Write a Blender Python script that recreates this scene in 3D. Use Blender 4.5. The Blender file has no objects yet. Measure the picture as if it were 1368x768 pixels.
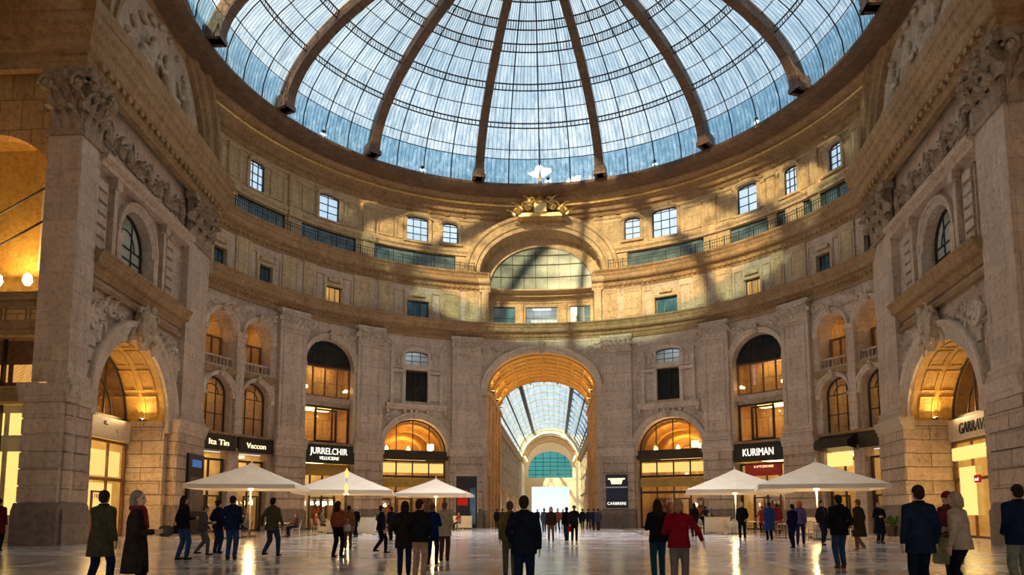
import bpy, bmesh, math, random
from math import sin, cos, pi, radians, sqrt, atan2
from mathutils import Vector, Matrix
random.seed(7)
SC = bpy.context.scene
COL = SC.collection
# ------------------------------------------------------------------ tagging
def tag(o, label=None, cat=None, group=None, kind=None):
    if label: o['label'] = label
    if cat: o['category'] = cat
    if group: o['group'] = group
    if kind: o['kind'] = kind
    return o
def empty(name, loc=(0, 0, 0), rz=0.0):
    o = bpy.data.objects.new(name, None)
    o.empty_display_size = 0.3
    COL.objects.link(o); o.location = loc; o.rotation_euler = (0, 0, rz)
    return o
def link(name, me, parent=None):
    o = bpy.data.objects.new(name, me)
    COL.objects.link(o)
    if parent is not None:
        o.parent = parent
    return o
def copy_tree(o, parent=None):
    c = o.copy(); COL.objects.link(c); c.parent = parent
    for ch in list(o.children):
        copy_tree(ch, c)
    return c
# ------------------------------------------------------------------ materials
def nmat(name):
    m = bpy.data.materials.new(name); m.use_nodes = True
    nt = m.node_tree; nt.nodes.clear()
    out = nt.nodes.new('ShaderNodeOutputMaterial')
    return m, nt, out
def N(nt, t, **kw):
    n = nt.nodes.new(t)
    for k, v in kw.items():
        if k in n.inputs.keys() if hasattr(n.inputs, 'keys') else False:
            n.inputs[k].default_value = v
        else:
            setattr(n, k, v)
    return n
def c4(c): return (c[0], c[1], c[2], 1.0)
def ramp(nt, src, stops):
    r = nt.nodes.new('ShaderNodeValToRGB')
    while len(r.color_ramp.elements) < len(stops): r.color_ramp.elements.new(0.5)
    for e, (p, c) in zip(r.color_ramp.elements, stops):
        e.position = p; e.color = c4(c)
    nt.links.new(src, r.inputs[0])
    return r.outputs[0]
def mixc(nt, f, a, b, mode='MIX'):
    m = nt.nodes.new('ShaderNodeMix'); m.data_type = 'RGBA'; m.blend_type = mode
    for i, x in ((0, f), (6, a), (7, b)):
        if isinstance(x, bpy.types.NodeSocket): nt.links.new(x, m.inputs[i])
        elif isinstance(x, (int, float)): m.inputs[i].default_value = x
        else: m.inputs[i].default_value = c4(x)
    return m.outputs[2]
def noise(nt, vec, scale, detail=4, rough=0.55, dist=0.0):
    n = nt.nodes.new('ShaderNodeTexNoise')
    n.inputs['Scale'].default_value = scale; n.inputs['Detail'].default_value = detail
    n.inputs['Roughness'].default_value = rough; n.inputs['Distortion'].default_value = dist
    nt.links.new(vec, n.inputs['Vector'])
    return n.outputs['Fac']
def simple(name, col, rough=0.6, metal=0.0, var=0.12, scale=6.0, coat=0.0, spec=0.5):
    m, nt, out = nmat(name)
    b = nt.nodes.new('ShaderNodeBsdfPrincipled')
    tc = nt.nodes.new('ShaderNodeTexCoord')
    f = noise(nt, tc.outputs['Object'], scale, 3)
    d = tuple(max(0, x * (1 - var)) for x in col); l = tuple(min(1, x * (1 + var)) for x in col)
    nt.links.new(ramp(nt, f, [(0.3, d), (0.7, l)]), b.inputs['Base Color'])
    b.inputs['Roughness'].default_value = rough; b.inputs['Metallic'].default_value = metal
    b.inputs['Specular IOR Level'].default_value = spec
    if coat: b.inputs['Coat Weight'].default_value = coat
    nt.links.new(b.outputs[0], out.inputs[0])
    return m
def emit(name, col, s):
    m, nt, out = nmat(name)
    e = nt.nodes.new('ShaderNodeEmission'); e.inputs[0].default_value = c4(col); e.inputs[1].default_value = s
    nt.links.new(e.outputs[0], out.inputs[0])
    return m
def stone(name, base, dark, light, bw=1.6, bh=0.62, mortar=0.012, mstr=0.55, rough=0.62, streak=0.5):
    """ashlar stone: veined blocks with weathered joints, coordinates in metres from the UV map"""
    m, nt, out = nmat(name)
    b = nt.nodes.new('ShaderNodeBsdfPrincipled')
    tc = nt.nodes.new('ShaderNodeTexCoord'); uv = tc.outputs['UV']; ob = tc.outputs['Object']
    f1 = noise(nt, ob, 0.55, 6, 0.62, 0.6)
    f2 = noise(nt, ob, 4.5, 6, 0.65, 0.3)
    mp = nt.nodes.new('ShaderNodeMapping'); mp.inputs['Scale'].default_value = (1.4, 1.4, 0.22)
    nt.links.new(ob, mp.inputs[0])
    f3 = noise(nt, mp.outputs[0], 1.6, 5, 0.6, 0.4)
    c = ramp(nt, f1, [(0.25, dark), (0.5, base), (0.8, light)])
    c = mixc(nt, 0.55, c, ramp(nt, f2, [(0.32, tuple(x * .7 for x in dark)), (0.5, base), (0.72, light)]))
    c = mixc(nt, streak, c, ramp(nt, f3, [(0.30, tuple(0.35 + x * 0.6 for x in dark)), (0.55, (1, 1, 1))]), 'MULTIPLY')
    br = nt.nodes.new('ShaderNodeTexBrick')
    br.inputs['Scale'].default_value = 1.0
    br.inputs['Brick Width'].default_value = bw; br.inputs['Row Height'].default_value = bh
    br.inputs['Mortar Size'].default_value = mortar; br.inputs['Mortar Smooth'].default_value = 0.4
    br.inputs['Color1'].default_value = (0.88, 0.88, 0.88, 1); br.inputs['Color2'].default_value = (1.08, 1.06, 1.04, 1)
    br.inputs['Mortar'].default_value = (1 - mstr, 1 - mstr, 1 - mstr, 1)
    nt.links.new(uv, br.inputs['Vector'])
    c = mixc(nt, 0.9, c, br.outputs['Color'], 'MULTIPLY')
    nt.links.new(c, b.inputs['Base Color'])
    b.inputs['Roughness'].default_value = rough
    bp = nt.nodes.new('ShaderNodeBump'); bp.inputs['Strength'].default_value = 0.75; bp.inputs['Distance'].default_value = 0.07
    mx = nt.nodes.new('ShaderNodeMath'); mx.operation = 'SUBTRACT'
    nt.links.new(f2, mx.inputs[0]); nt.links.new(br.outputs['Fac'], mx.inputs[1])
    nt.links.new(mx.outputs[0], bp.inputs['Height']); nt.links.new(bp.outputs[0], b.inputs['Normal'])
    nt.links.new(b.outputs[0], out.inputs[0])
    return m
M = {}
M['stone'] = stone('pale_pink_stone', (0.60, 0.47, 0.37), (0.42, 0.30, 0.22), (0.72, 0.60, 0.49), 2.4, 0.78, 0.010, 0.38)
M['rustic'] = stone('rusticated_stone', (0.56, 0.43, 0.33), (0.38, 0.26, 0.18), (0.68, 0.55, 0.44), 2.3, 0.78, 0.03, 0.75)
M['pale'] = stone('pale_moulding_stone', (0.68, 0.56, 0.45), (0.48, 0.37, 0.28), (0.80, 0.69, 0.57), 9, 9, 0.0, 0.0, streak=0.5)
M['ochre'] = stone('ochre_stone', (0.60, 0.44, 0.26), (0.41, 0.27, 0.14), (0.74, 0.59, 0.38), 2.2, 0.9, 0.01, 0.35)
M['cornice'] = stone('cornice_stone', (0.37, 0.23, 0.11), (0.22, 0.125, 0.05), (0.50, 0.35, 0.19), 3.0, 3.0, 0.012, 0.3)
M['carved'] = stone('carved_stone', (0.58, 0.46, 0.34), (0.38, 0.27, 0.17), (0.70, 0.58, 0.45), 9, 9, 0.0, 0.0, streak=0.7)
M['plinth'] = stone('speckled_plinth_stone', (0.22, 0.17, 0.14), (0.11, 0.08, 0.065), (0.33, 0.27, 0.23), 2.2, 0.9, 0.01, 0.3)
M['orange'] = stone('orange_stucco', (0.60, 0.36, 0.075), (0.42, 0.22, 0.03), (0.72, 0.47, 0.12), 9, 9, 0.0, 0.0, streak=0.3)
M['gold'] = simple('gilded_metal', (0.80, 0.58, 0.25), 0.35, 0.9, 0.25, 5)
M['iron'] = simple('dark_iron', (0.035, 0.028, 0.026), 0.5, 0.4)
M['rib'] = stone('rib_brown_iron', (0.17, 0.095, 0.055), (0.09, 0.05, 0.03), (0.25, 0.15, 0.09), 0.8, 0.5, 0.02, 0.4, rough=0.45)
M['black'] = simple('black_fascia', (0.018, 0.016, 0.015), 0.35)
M['bronze'] = simple('dark_bronze', (0.06, 0.042, 0.03), 0.4, 0.5)
M['white_metal'] = simple('white_painted_metal', (0.75, 0.74, 0.70), 0.4)
M['cream'] = simple('cream_panel', (0.74, 0.66, 0.52), 0.5, 0, 0.08, 3)
M['navy'] = simple('navy_board', (0.008, 0.022, 0.06), 0.3)
M['red'] = simple('red_panel', (0.55, 0.03, 0.02), 0.4)
M['brown_wood'] = simple('brown_wood', (0.20, 0.09, 0.04), 0.45, 0, 0.35, 4)
M['warmwall'] = stone('warm_plaster', (0.72, 0.47, 0.20), (0.5, 0.28, 0.09), (0.85, 0.62, 0.32), 1.1, 1.5, 0.03, 0.45, streak=0.3)
M['creamwall'] = simple('cream_plaster', (0.85, 0.70, 0.42), 0.6, 0, 0.2, 1.5)
M['lamp'] = emit('warm_lamp_glass', (1.0, 0.66, 0.28), 9.0)
M['lamp_soft'] = emit('warm_light_panel', (1.0, 0.66, 0.26), 6.0)
M['letters_white'] = emit('emissive_white_glow', (1.0, 0.90, 0.72), 1.6)
M['letters_warm'] = emit('backlit_warm_letters', (1.0, 0.78, 0.42), 1.6)
M['panel_lit'] = emit('backlit_yellow_panel', (1.0, 0.68, 0.20), 1.25)
M['cloth_white'] = simple('white_cloth', (0.72, 0.70, 0.66), 0.8)

def glass_mat(name, tint, transp, gloss_rough=0.06, gl=0.18, tr=0.0, trcol=(0.8, 0.9, 1), var=None):
    m, nt, out = nmat(name)
    t = nt.nodes.new('ShaderNodeBsdfTransparent'); t.inputs[0].default_value = c4(tint)
    g = nt.nodes.new('ShaderNodeBsdfGlossy'); g.inputs['Roughness'].default_value = gloss_rough
    g.inputs['Color'].default_value = (0.9, 0.95, 1, 1)
    base = t.outputs[0]
    if var:
        tc = nt.nodes.new('ShaderNodeTexCoord')
        mp = nt.nodes.new('ShaderNodeMapping'); mp.inputs['Scale'].default_value = var['scale']
        nt.links.new(tc.outputs['UV'], mp.inputs[0])
        f = noise(nt, mp.outputs[0], 1.0, 5, 0.62, 0.5)
        nt.links.new(ramp(nt, f, var['stops']), t.inputs[0])
    if tr > 0:
        d = nt.nodes.new('ShaderNodeBsdfTranslucent'); d.inputs[0].default_value = c4(trcol)
        mx = nt.nodes.new('ShaderNodeMixShader'); mx.inputs[0].default_value = tr
        nt.links.new(base, mx.inputs[1]); nt.links.new(d.outputs[0], mx.inputs[2]); base = mx.outputs[0]
    mx = nt.nodes.new('ShaderNodeMixShader'); mx.inputs[0].default_value = gl
    nt.links.new(base, mx.inputs[1]); nt.links.new(g.outputs[0], mx.inputs[2])
    nt.links.new(mx.outputs[0], out.inputs[0])
    return m
M['dome_glass'] = glass_mat('dome_glass', (0.8, 0.9, 1), 1, 0.15, 0.05, 0.22, (0.75, 0.88, 1.0),
    dict(scale=(2.2, 0.35, 1), stops=[(0.30, (0.30, 0.39, 0.45)), (0.46, (0.58, 0.68, 0.73)), (0.64, (0.90, 0.93, 0.93))]))
M['low_glass'] = glass_mat('dome_base_glass', (0.5, 0.7, 0.8), 1, 0.15, 0.08, 0.25, (0.45, 0.65, 0.8),
    dict(scale=(3.0, 0.6, 1), stops=[(0.32, (0.10, 0.24, 0.36)), (0.52, (0.28, 0.48, 0.60)), (0.72, (0.70, 0.85, 0.92))]))
M['glass'] = glass_mat('clear_window_glass', (0.93, 0.97, 1.0), 1, 0.03, 0.10)
M['shop_glass'] = glass_mat('shop_glass', (0.97, 0.96, 0.94), 1, 0.02, 0.08)
def blueglass(name, c, r=0.08):
    m, nt, out = nmat(name)
    b = nt.nodes.new('ShaderNodeBsdfPrincipled'); tc = nt.nodes.new('ShaderNodeTexCoord')
    f = noise(nt, tc.outputs['Object'], 0.8, 4, 0.6, 0.4)
    nt.links.new(ramp(nt, f, [(0.3, tuple(x * 0.5 for x in c)), (0.7, tuple(x * 1.6 for x in c))]), b.inputs['Base Color'])
    b.inputs['Roughness'].default_value = r; b.inputs['Specular IOR Level'].default_value = 0.8
    nt.links.new(b.outputs[0], out.inputs[0]); return m
M['blue_glass'] = blueglass('blue_window_glass', (0.045, 0.13, 0.19))
M['terrace_glass'] = blueglass('grey_blue_terrace_glass', (0.10, 0.16, 0.18), 0.15)
M['dark_glass'] = blueglass('dark_window_glass', (0.012, 0.018, 0.02), 0.05)
M['green_glass'] = blueglass('green_lunette_glass', (0.12, 0.17, 0.14), 0.4)
# ------------------------------------------------------------------ mesh builder with a wall mapping
class MB:
    def __init__(s, F=None, step=0.7):
        s.F = F or (lambda a, d, z: (a, d, z)); s.step = step
        s.V = []; s.Fc = []; s.U = []
    def v(s, a, d, z):
        s.V.append(s.F(a, d, z)); s.U.append((a + d, z)); return len(s.V) - 1
    def f(s, *i): s.Fc.append(tuple(i))
    def run(s, prof, a0, a1, caps=True, step=None):
        st = step or s.step; n = max(1, int(math.ceil(abs(a1 - a0) / st)))
        rows = [[s.v(a0 + (a1 - a0) * k / n, d, z) for d, z in prof] for k in range(n + 1)]
        m = len(prof)
        for k in range(n):
            for j in range(m):
                s.f(rows[k][j], rows[k][(j + 1) % m], rows[k + 1][(j + 1) % m], rows[k + 1][j])
        if caps: s.f(*rows[0]); s.f(*rows[-1][::-1])
    def box(s, a0, a1, d0, d1, z0, z1, step=None):
        s.run([(d0, z0), (d1, z0), (d1, z1), (d0, z1)], a0, a1, True, step)
    def bev(s, a0, a1, d0, d1, z0, z1, b=0.03):
        s.run([(d0, z0), (d1 - b, z0), (d1, z0 + b), (d1, z1 - b), (d1 - b, z1), (d0, z1)], a0, a1)
    def arch(s, prof, cs, zs, a, b, t0=0.0, t1=pi, n=None, caps=True):
        n = n or max(10, int(max(a, b) * 7))
        rows = []
        for k in range(n + 1):
            t = t0 + (t1 - t0) * k / n
            rows.append([s.v(cs - (a + o) * cos(t), d, zs + (b + o) * sin(t)) for o, d in prof])
        m = len(prof)
        for k in range(n):
            for j in range(m):
                s.f(rows[k][j], rows[k + 1][j], rows[k + 1][(j + 1) % m], rows[k][(j + 1) % m])
        if caps: s.f(*rows[0]); s.f(*rows[-1][::-1])
    def soffit(s, cs, zs, a, b, d0, d1, z0=None):
        """thin lining of an arch between depths d0 and d1, with jambs down to z0"""
        pts = []
        n = max(12, int(a * 7))
        if z0 is not None: pts.append((cs - a, z0))
        for k in range(n + 1):
            t = pi * k / n; pts.append((cs - a * cos(t), zs + b * sin(t)))
        if z0 is not None: pts.append((cs + a, z0))
        m = max(1, int(abs(d1 - d0) / 0.9))
        rows = [[s.v(p[0], d0 + (d1 - d0) * j / m, p[1]) for j in range(m + 1)] for p in pts]
        for k in range(len(rows) - 1):
            for j in range(m): s.f(rows[k][j], rows[k][j + 1], rows[k + 1][j + 1], rows[k + 1][j])
    def wall(s, a0, a1, z0, z1, ops=(), d=0.0, depth=0.6, zcuts=()):
        xs = {a0, a1}
        n = max(1, int(math.ceil((a1 - a0) / s.step)))
        for k in range(n + 1): xs.add(a0 + (a1 - a0) * k / n)
        for o in ops:
            for x in op_stations(o):
                if a0 < x < a1: xs.add(x)
        xs = sorted(xs); ys = [xs[0]]
        for x in xs[1:]:
            if x - ys[-1] > 1e-4: ys.append(x)
        xs = ys
        cache = {}
        def vv(a, z, dd=d):
            k = (round(a, 4), round(z, 4), round(dd, 4))
            if k not in cache: cache[k] = s.v(a, dd, z)
            return cache[k]
        for x0, x1 in zip(xs, xs[1:]):
            mid = (x0 + x1) / 2
            cut = []
            for o in ops:
                if o['c'] - o['a'] < mid < o['c'] + o['a']:
                    cut.append(((op_lo(o, x0), op_lo(o, x1)), (op_hi(o, x0), op_hi(o, x1)), o))
            cut.sort(key=lambda c: c[0][0])
            lo = (z0, z0)
            for L, H, o in cut:
                if L[0] > lo[0] + 1e-4 or L[1] > lo[1] + 1e-4:
                    s.f(vv(x0, lo[0]), vv(x1, lo[1]), vv(x1, L[1]), vv(x0, L[0]))
                lo = H
            s.f(vv(x0, lo[0]), vv(x1, lo[1]), vv(x1, z1), vv(x0, z1))
        for o in ops: s.reveal(o, d, d - o.get('depth', depth))
    def reveal(s, o, d0, d1):
        st = [x for x in op_stations(o)]
        pts = [(o['c'] - o['a'], o['z0'])] + [(x, op_hi(o, x)) for x in st] + [(o['c'] + o['a'], o['z0'])]
        if o['z0'] > 0.01:
            m = max(1, int(math.ceil(2 * o['a'] / s.step)))
            pts += [(o['c'] + o['a'] - 2 * o['a'] * k / m, o['z0']) for k in range(1, m + 1)]
        A = [s.v(x, d0, z) for x, z in pts]; B = [s.v(x, d1, z) for x, z in pts]
        for i in range(len(pts) - 1):
            s.f(A[i], A[i + 1], B[i + 1], B[i])
    def plate(s, o, d0, d1, inset=0.0, z0=None, z1=None):
        """a solid pane / slab filling opening o"""
        c, a = o['c'], o['a'] - inset
        lo = (o['z0'] + inset) if z0 is None else z0
        xs = sorted({round(c + (x - c) * a / o['a'], 5) for x in op_stations(o)})
        pr = None
        for k, x in enumerate(xs):
            h = op_hi(o, c + (x - c) * o['a'] / a) - inset
            if z1 is not None: h = min(h, z1)
            h = max(h, lo + 1e-3)
            row = (s.v(x, d0, lo), s.v(x, d1, lo), s.v(x, d1, h), s.v(x, d0, h))
            if pr:
                for j in range(4): s.f(pr[j], pr[(j + 1) % 4], row[(j + 1) % 4], row[j])
            else: s.f(*row)
            pr = row
        s.f(*pr[::-1])
    def grid(s, rows, closed=False):
        """rows of (a,d,z) points"""
        R = [[s.v(*p) for p in r] for r in rows]
        for i in range(len(R) - 1):
            m = len(R[i])
            for j in range(m if closed else m - 1):
                s.f(R[i][j], R[i][(j + 1) % m], R[i + 1][(j + 1) % m], R[i + 1][j])
        return R
    def tube(s, pts, r, n=6, caps=True):
        P = [Vector(p) for p in pts]; rows = []
        for i, p in enumerate(P):
            t = (P[min(i + 1, len(P) - 1)] - P[max(i - 1, 0)])
            if t.length < 1e-6: t = Vector((0, 0, 1))
            t.normalize()
            u = t.cross(Vector((0, 0, 1)) if abs(t.z) < 0.9 else Vector((1, 0, 0))).normalized(); w = t.cross(u)
            rr = r[i] if isinstance(r, (list, tuple)) else r
            rows.append([s.v(*(p + (u * cos(2 * pi * k / n) + w * sin(2 * pi * k / n)) * rr)) for k in range(n)])
        for i in range(len(rows) - 1):
            for k in range(n): s.f(rows[i][k], rows[i][(k + 1) % n], rows[i + 1][(k + 1) % n], rows[i + 1][k])
        if caps: s.f(*rows[0][::-1]); s.f(*rows[-1])
    def lathe(s, c, prof, n=16):
        rows = []
        for r, z in prof:
            rows.append([s.v(c[0] + r * cos(2 * pi * k / n), c[1] + r * sin(2 * pi * k / n), c[2] + z) for k in range(n)])
        for i in range(len(rows) - 1):
            for k in range(n): s.f(rows[i][k], rows[i][(k + 1) % n], rows[i + 1][(k + 1) % n], rows[i + 1][k])
        s.f(*rows[0][::-1]); s.f(*rows[-1])
    def ball(s, c, r, n=8, m=6):
        if not isinstance(r, (tuple, list)): r = (r, r, r)
        prof = []
        rows = []
        for i in range(1, m):
            t = pi * i / m
            rows.append([s.v(c[0] + r[0] * sin(t) * cos(2 * pi * k / n), c[1] + r[1] * sin(t) * sin(2 * pi * k / n), c[2] - r[2] * cos(t)) for k in range(n)])
        for i in range(len(rows) - 1):
            for k in range(n): s.f(rows[i][k], rows[i][(k + 1) % n], rows[i + 1][(k + 1) % n], rows[i + 1][k])
        s.f(*rows[0][::-1]); s.f(*rows[-1])
    def leaf(s, a, d, z, w, h, curl, side=0.0):
        """acanthus leaf: a lobed, outward curling blade with thickness"""
        n = 5; F_, B_ = [], []
        for i in range(n + 1):
            t = i / n
            ww = w * 0.5 * (0.75 + 0.35 * sin(t * pi * 2.2)) * (1 - 0.35 * t * t)
            zz = z + h * (t - 0.28 * t ** 4); dd = d + curl * t ** 3
            aa = a + side * t * t
            F_.append([(aa - ww, dd + 0.0, zz), (aa - ww * 0.45, dd + 0.25 * w * 0.5, zz), (aa, dd + 0.12 * w, zz + 0.02), (aa + ww * 0.45, dd + 0.25 * w * 0.5, zz), (aa + ww, dd, zz)])
            B_.append([(aa + ww, dd - 0.03, zz - 0.02), (aa, dd - 0.04, zz - 0.02), (aa - ww, dd - 0.03, zz - 0.02)])
        s.grid([f + b for f, b in zip(F_, B_)], closed=True)
        k = len(s.V)
        s.f(*range(k - 8, k))
    def build(s, name, mat, parent=None, smooth=False, fix=True):
        me = bpy.data.meshes.new(name)
        me.from_pydata(s.V, [], s.Fc)
        uvl = me.uv_layers.new(name='UVMap')
        buf = [0.0] * (2 * len(me.loops))
        for i, l in enumerate(me.loops):
            u = s.U[l.vertex_index]; buf[2 * i] = u[0]; buf[2 * i + 1] = u[1]
        uvl.data.foreach_set('uv', buf)
        me.materials.append(M[mat] if isinstance(mat, str) else mat)
        if fix:
            bm = bmesh.new(); bm.from_mesh(me)
            bmesh.ops.recalc_face_normals(bm, faces=bm.faces)
            bm.to_mesh(me); bm.free()
        if smooth:
            for p in me.polygons: p.use_smooth = True
        me.update()
        return link(name, me, parent)
def op(c, a, z0, zs, b=0.0, **k):
    return dict(c=c, a=a, z0=z0, zs=zs, b=b, **k)
def op_stations(o):
    c, a = o['c'], o['a']
    if o['b'] > 0:
        n = max(12, int(a * 8))
        return [c - a * cos(pi * k / n) for k in range(n + 1)]
    n = max(1, int(math.ceil(2 * a / 0.7)))
    return [c - a + 2 * a * k / n for k in range(n + 1)]
def op_lo(o, x): return o['z0']
def op_hi(o, x):
    if o['b'] <= 0: return o['zs']
    t = max(0.0, 1 - ((x - o['c']) / o['a']) ** 2)
    return o['zs'] + o['b'] * sqrt(t)
# ------------------------------------------------------------------ voxel bodies (continuous surfaces)
def round_cone(bm, p0, p1, r0, r1, n=10):
    p0 = Vector(p0); p1 = Vector(p1); ax = p1 - p0
    L = ax.length
    ax = ax.normalized() if L > 1e-6 else Vector((0, 0, 1))
    u = ax.cross(Vector((0, 0, 1)) if abs(ax.z) < 0.9 else Vector((1, 0, 0))).normalized(); w = ax.cross(u)
    st = []
    for k in (80, 50, 20): st.append((p0 - ax * r0 * sin(radians(k)), r0 * cos(radians(k))))
    st.append((p0, r0)); st.append((p1, r1))
    for k in (20, 50, 80): st.append((p1 + ax * r1 * sin(radians(k)), r1 * cos(radians(k))))
    loft_rings(bm, [[c + (u * cos(2 * pi * j / n) + w * sin(2 * pi * j / n)) * r for j in range(n)] for c, r in st])
def loft_rings(bm, rings):
    R = [[bm.verts.new(p) for p in r] for r in rings]; n = len(R[0])
    for a, b in zip(R, R[1:]):
        for j in range(n): bm.faces.new((a[j], a[(j + 1) % n], b[(j + 1) % n], b[j]))
    bm.faces.new(R[0][::-1]); bm.faces.new(R[-1])
def ellipsoid(bm, c, r, rot=None, n=14, m=9):
    c = Vector(c); rot = rot or Matrix.Identity(3)
    rings = []
    for i in range(m + 1):
        t = pi * (i + 0.08) / (m + 0.16)
        rings.append([c + rot @ Vector((r[0] * sin(t) * cos(2 * pi * k / n), r[1] * sin(t) * sin(2 * pi * k / n), -r[2] * cos(t))) for k in range(n)])
    loft_rings(bm, rings)
TS = bpy.data.scenes.new('workshop')
def evaluated_mesh(o):
    with bpy.context.temp_override(scene=TS, view_layer=TS.view_layers[0]):
        dg = bpy.context.evaluated_depsgraph_get(); dg.update()
        return bpy.data.meshes.new_from_object(o.evaluated_get(dg))
def voxel_mesh(name, bm, vox, mat, smooth=4, fac=0.5):
    me = bpy.data.meshes.new(name + '_src'); bmesh.ops.recalc_face_normals(bm, faces=bm.faces)
    bm.to_mesh(me); bm.free()
    o = bpy.data.objects.new('tmp', me); TS.collection.objects.link(o)
    md = o.modifiers.new('r', 'REMESH'); md.mode = 'VOXEL'; md.voxel_size = vox; md.use_smooth_shade = True
    if smooth:
        s = o.modifiers.new('s', 'SMOOTH'); s.iterations = smooth; s.factor = fac
    out = evaluated_mesh(o)
    out.name = name
    bpy.data.objects.remove(o); bpy.data.meshes.remove(me)
    out.materials.clear(); out.materials.append(M[mat] if isinstance(mat, str) else mat)
    for p in out.polygons: p.use_smooth = True
    return out
def text_mesh(name, txt, size, mat, F, parent=None, depth=0.03, a0=0.0, z0=0.0, d0=0.0, width=None, shear=0.0, spacing=1.0):
    """extruded lettering laid on a wall mapping F(a,d,z); centred on a0"""
    cu = bpy.data.curves.new(name, 'FONT'); cu.body = txt; cu.size = size; cu.extrude = depth / 2
    cu.align_x = 'CENTER'; cu.shear = shear; cu.space_character = spacing; cu.resolution_u = 3
    o = bpy.data.objects.new('tmp', cu); TS.collection.objects.link(o)
    me = evaluated_mesh(o); me.name = name
    bpy.data.objects.remove(o); bpy.data.curves.remove(cu)
    xs = [v.co.x for v in me.vertices]; k = 1.0
    if width and xs: k = width / (max(xs) - min(xs))
    for v in me.vertices:
        v.co = Vector(F(a0 + v.co.x * k, d0 + v.co.z + depth / 2, z0 + v.co.y))
    me.materials.clear(); me.materials.append(M[mat] if isinstance(mat, str) else mat)
    return link(name, me, parent)
M['sky_panel'] = emit('cool_light_panel', (0.80, 0.90, 1.0), 2.2)
M['far_glass'] = glass_mat('sea_green_lunette_glass', (0.25, 0.62, 0.58), 1, 0.1, 0.12, 0.25, (0.2, 0.6, 0.55))
M['vault_iron'] = simple('pale_grey_iron', (0.25, 0.27, 0.28), 0.5, 0.2)
M['vault_glass'] = glass_mat('street_vault_glass', (0.8, 0.9, 1), 1, 0.2, 0.03, 0.2, (0.8, 0.9, 1.0), dict(scale=(1, 1, 1), stops=[(0.3, (0.30, 0.44, 0.52)), (0.65, (0.66, 0.76, 0.80))]))
def floor_mat():
    m, nt, out = nmat('polished_marble_floor')
    b = nt.nodes.new('ShaderNodeBsdfPrincipled'); tc = nt.nodes.new('ShaderNodeTexCoord'); ob = tc.outputs['Object']
    br = nt.nodes.new('ShaderNodeTexBrick'); br.offset = 0.0
    br.inputs['Scale'].default_value = 1.0; br.inputs['Brick Width'].default_value = 1.1; br.inputs['Row Height'].default_value = 1.1
    br.inputs['Mortar Size'].default_value = 0.012
    br.inputs['Color1'].default_value = (0.95, 0.96, 1.0, 1); br.inputs['Color2'].default_value = (0.56, 0.58, 0.64, 1); br.inputs['Mortar'].default_value = (0.12, 0.10, 0.09, 1)
    rot = nt.nodes.new('ShaderNodeMapping'); rot.inputs['Rotation'].default_value = (0, 0, radians(45)); nt.links.new(ob, rot.inputs[0])
    nt.links.new(rot.outputs[0], br.inputs['Vector'])
    b2 = nt.nodes.new('ShaderNodeTexBrick'); b2.offset = 0.0
    b2.inputs['Scale'].default_value = 1.0; b2.inputs['Brick Width'].default_value = 6.6; b2.inputs['Row Height'].default_value = 4.4
    b2.inputs['Mortar Size'].default_value = 0.32; b2.inputs['Mortar Smooth'].default_value = 0.0
    b2.inputs['Color1'].default_value = (1, 1, 1, 1); b2.inputs['Color2'].default_value = (0.80, 0.72, 0.70, 1); b2.inputs['Mortar'].default_value = (0, 0, 0, 1)
    nt.links.new(ob, b2.inputs['Vector'])
    f = noise(nt, ob, 1.3, 7, 0.65, 1.6); f2 = noise(nt, ob, 0.12, 3, 0.6, 0.3)
    vein = ramp(nt, f, [(0.34, (0.55, 0.54, 0.57)), (0.5, (1, 1, 1)), (0.62, (0.8, 0.79, 0.80))])
    c = mixc(nt, 1.0, br.outputs['Color'], b2.outputs['Color'], 'MULTIPLY')
    c = mixc(nt, b2.outputs['Fac'], c, (0.36, 0.30, 0.29))
    c = mixc(nt, 0.6, c, vein, 'MULTIPLY')
    c = mixc(nt, 0.4, c, ramp(nt, f2, [(0.35, (0.72, 0.72, 0.74)), (0.65, (1.0, 0.97, 0.95))]), 'MULTIPLY')
    nt.links.new(c, b.inputs['Base Color'])
    rg = ramp(nt, noise(nt, ob, 0.9, 5, 0.6, 0.5), [(0.3, (0.12, 0.12, 0.12)), (0.7, (0.30, 0.30, 0.30))]); nt.links.new(rg, b.inputs['Roughness'])
    b.inputs['Specular IOR Level'].default_value = 0.9
    b.inputs['Coat Weight'].default_value = 0.5; b.inputs['Coat Roughness'].default_value = 0.16
    nt.links.new(b.outputs[0], out.inputs[0]); return m
M['floor'] = floor_mat()
M['red_lit'] = emit('backlit_red_panel', (0.9, 0.04, 0.02), 0.4)
M['poster_dark'] = stone('faded_brown_poster', (0.16, 0.12, 0.10), (0.05, 0.04, 0.035), (0.30, 0.22, 0.17), 0.8, 0.5, 0.02, 0.3)
M['sign_blue'] = emit('backlit_blue_strip', (0.10, 0.22, 0.55), 0.6)

def frosted():
    m, nt, out = nmat('diffuser_roof_glass'); t = nt.nodes.new('ShaderNodeBsdfTranslucent'); t.inputs[0].default_value = (.34, .32, .29, 1)
    nt.links.new(t.outputs[0], out.inputs[0]); return m
M['frosted'] = frosted()

M['light_amber'] = emit('amber_panel', (1.0, 0.5, 0.12), 0.8)

M['carved_dark'] = stone('dark_carved_stone', (0.36, 0.26, 0.18), (0.20, 0.13, 0.08), (0.48, 0.37, 0.27), 9, 9, 0.0, 0.0, streak=0.8)  # darker brown than the other carved stone
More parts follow.
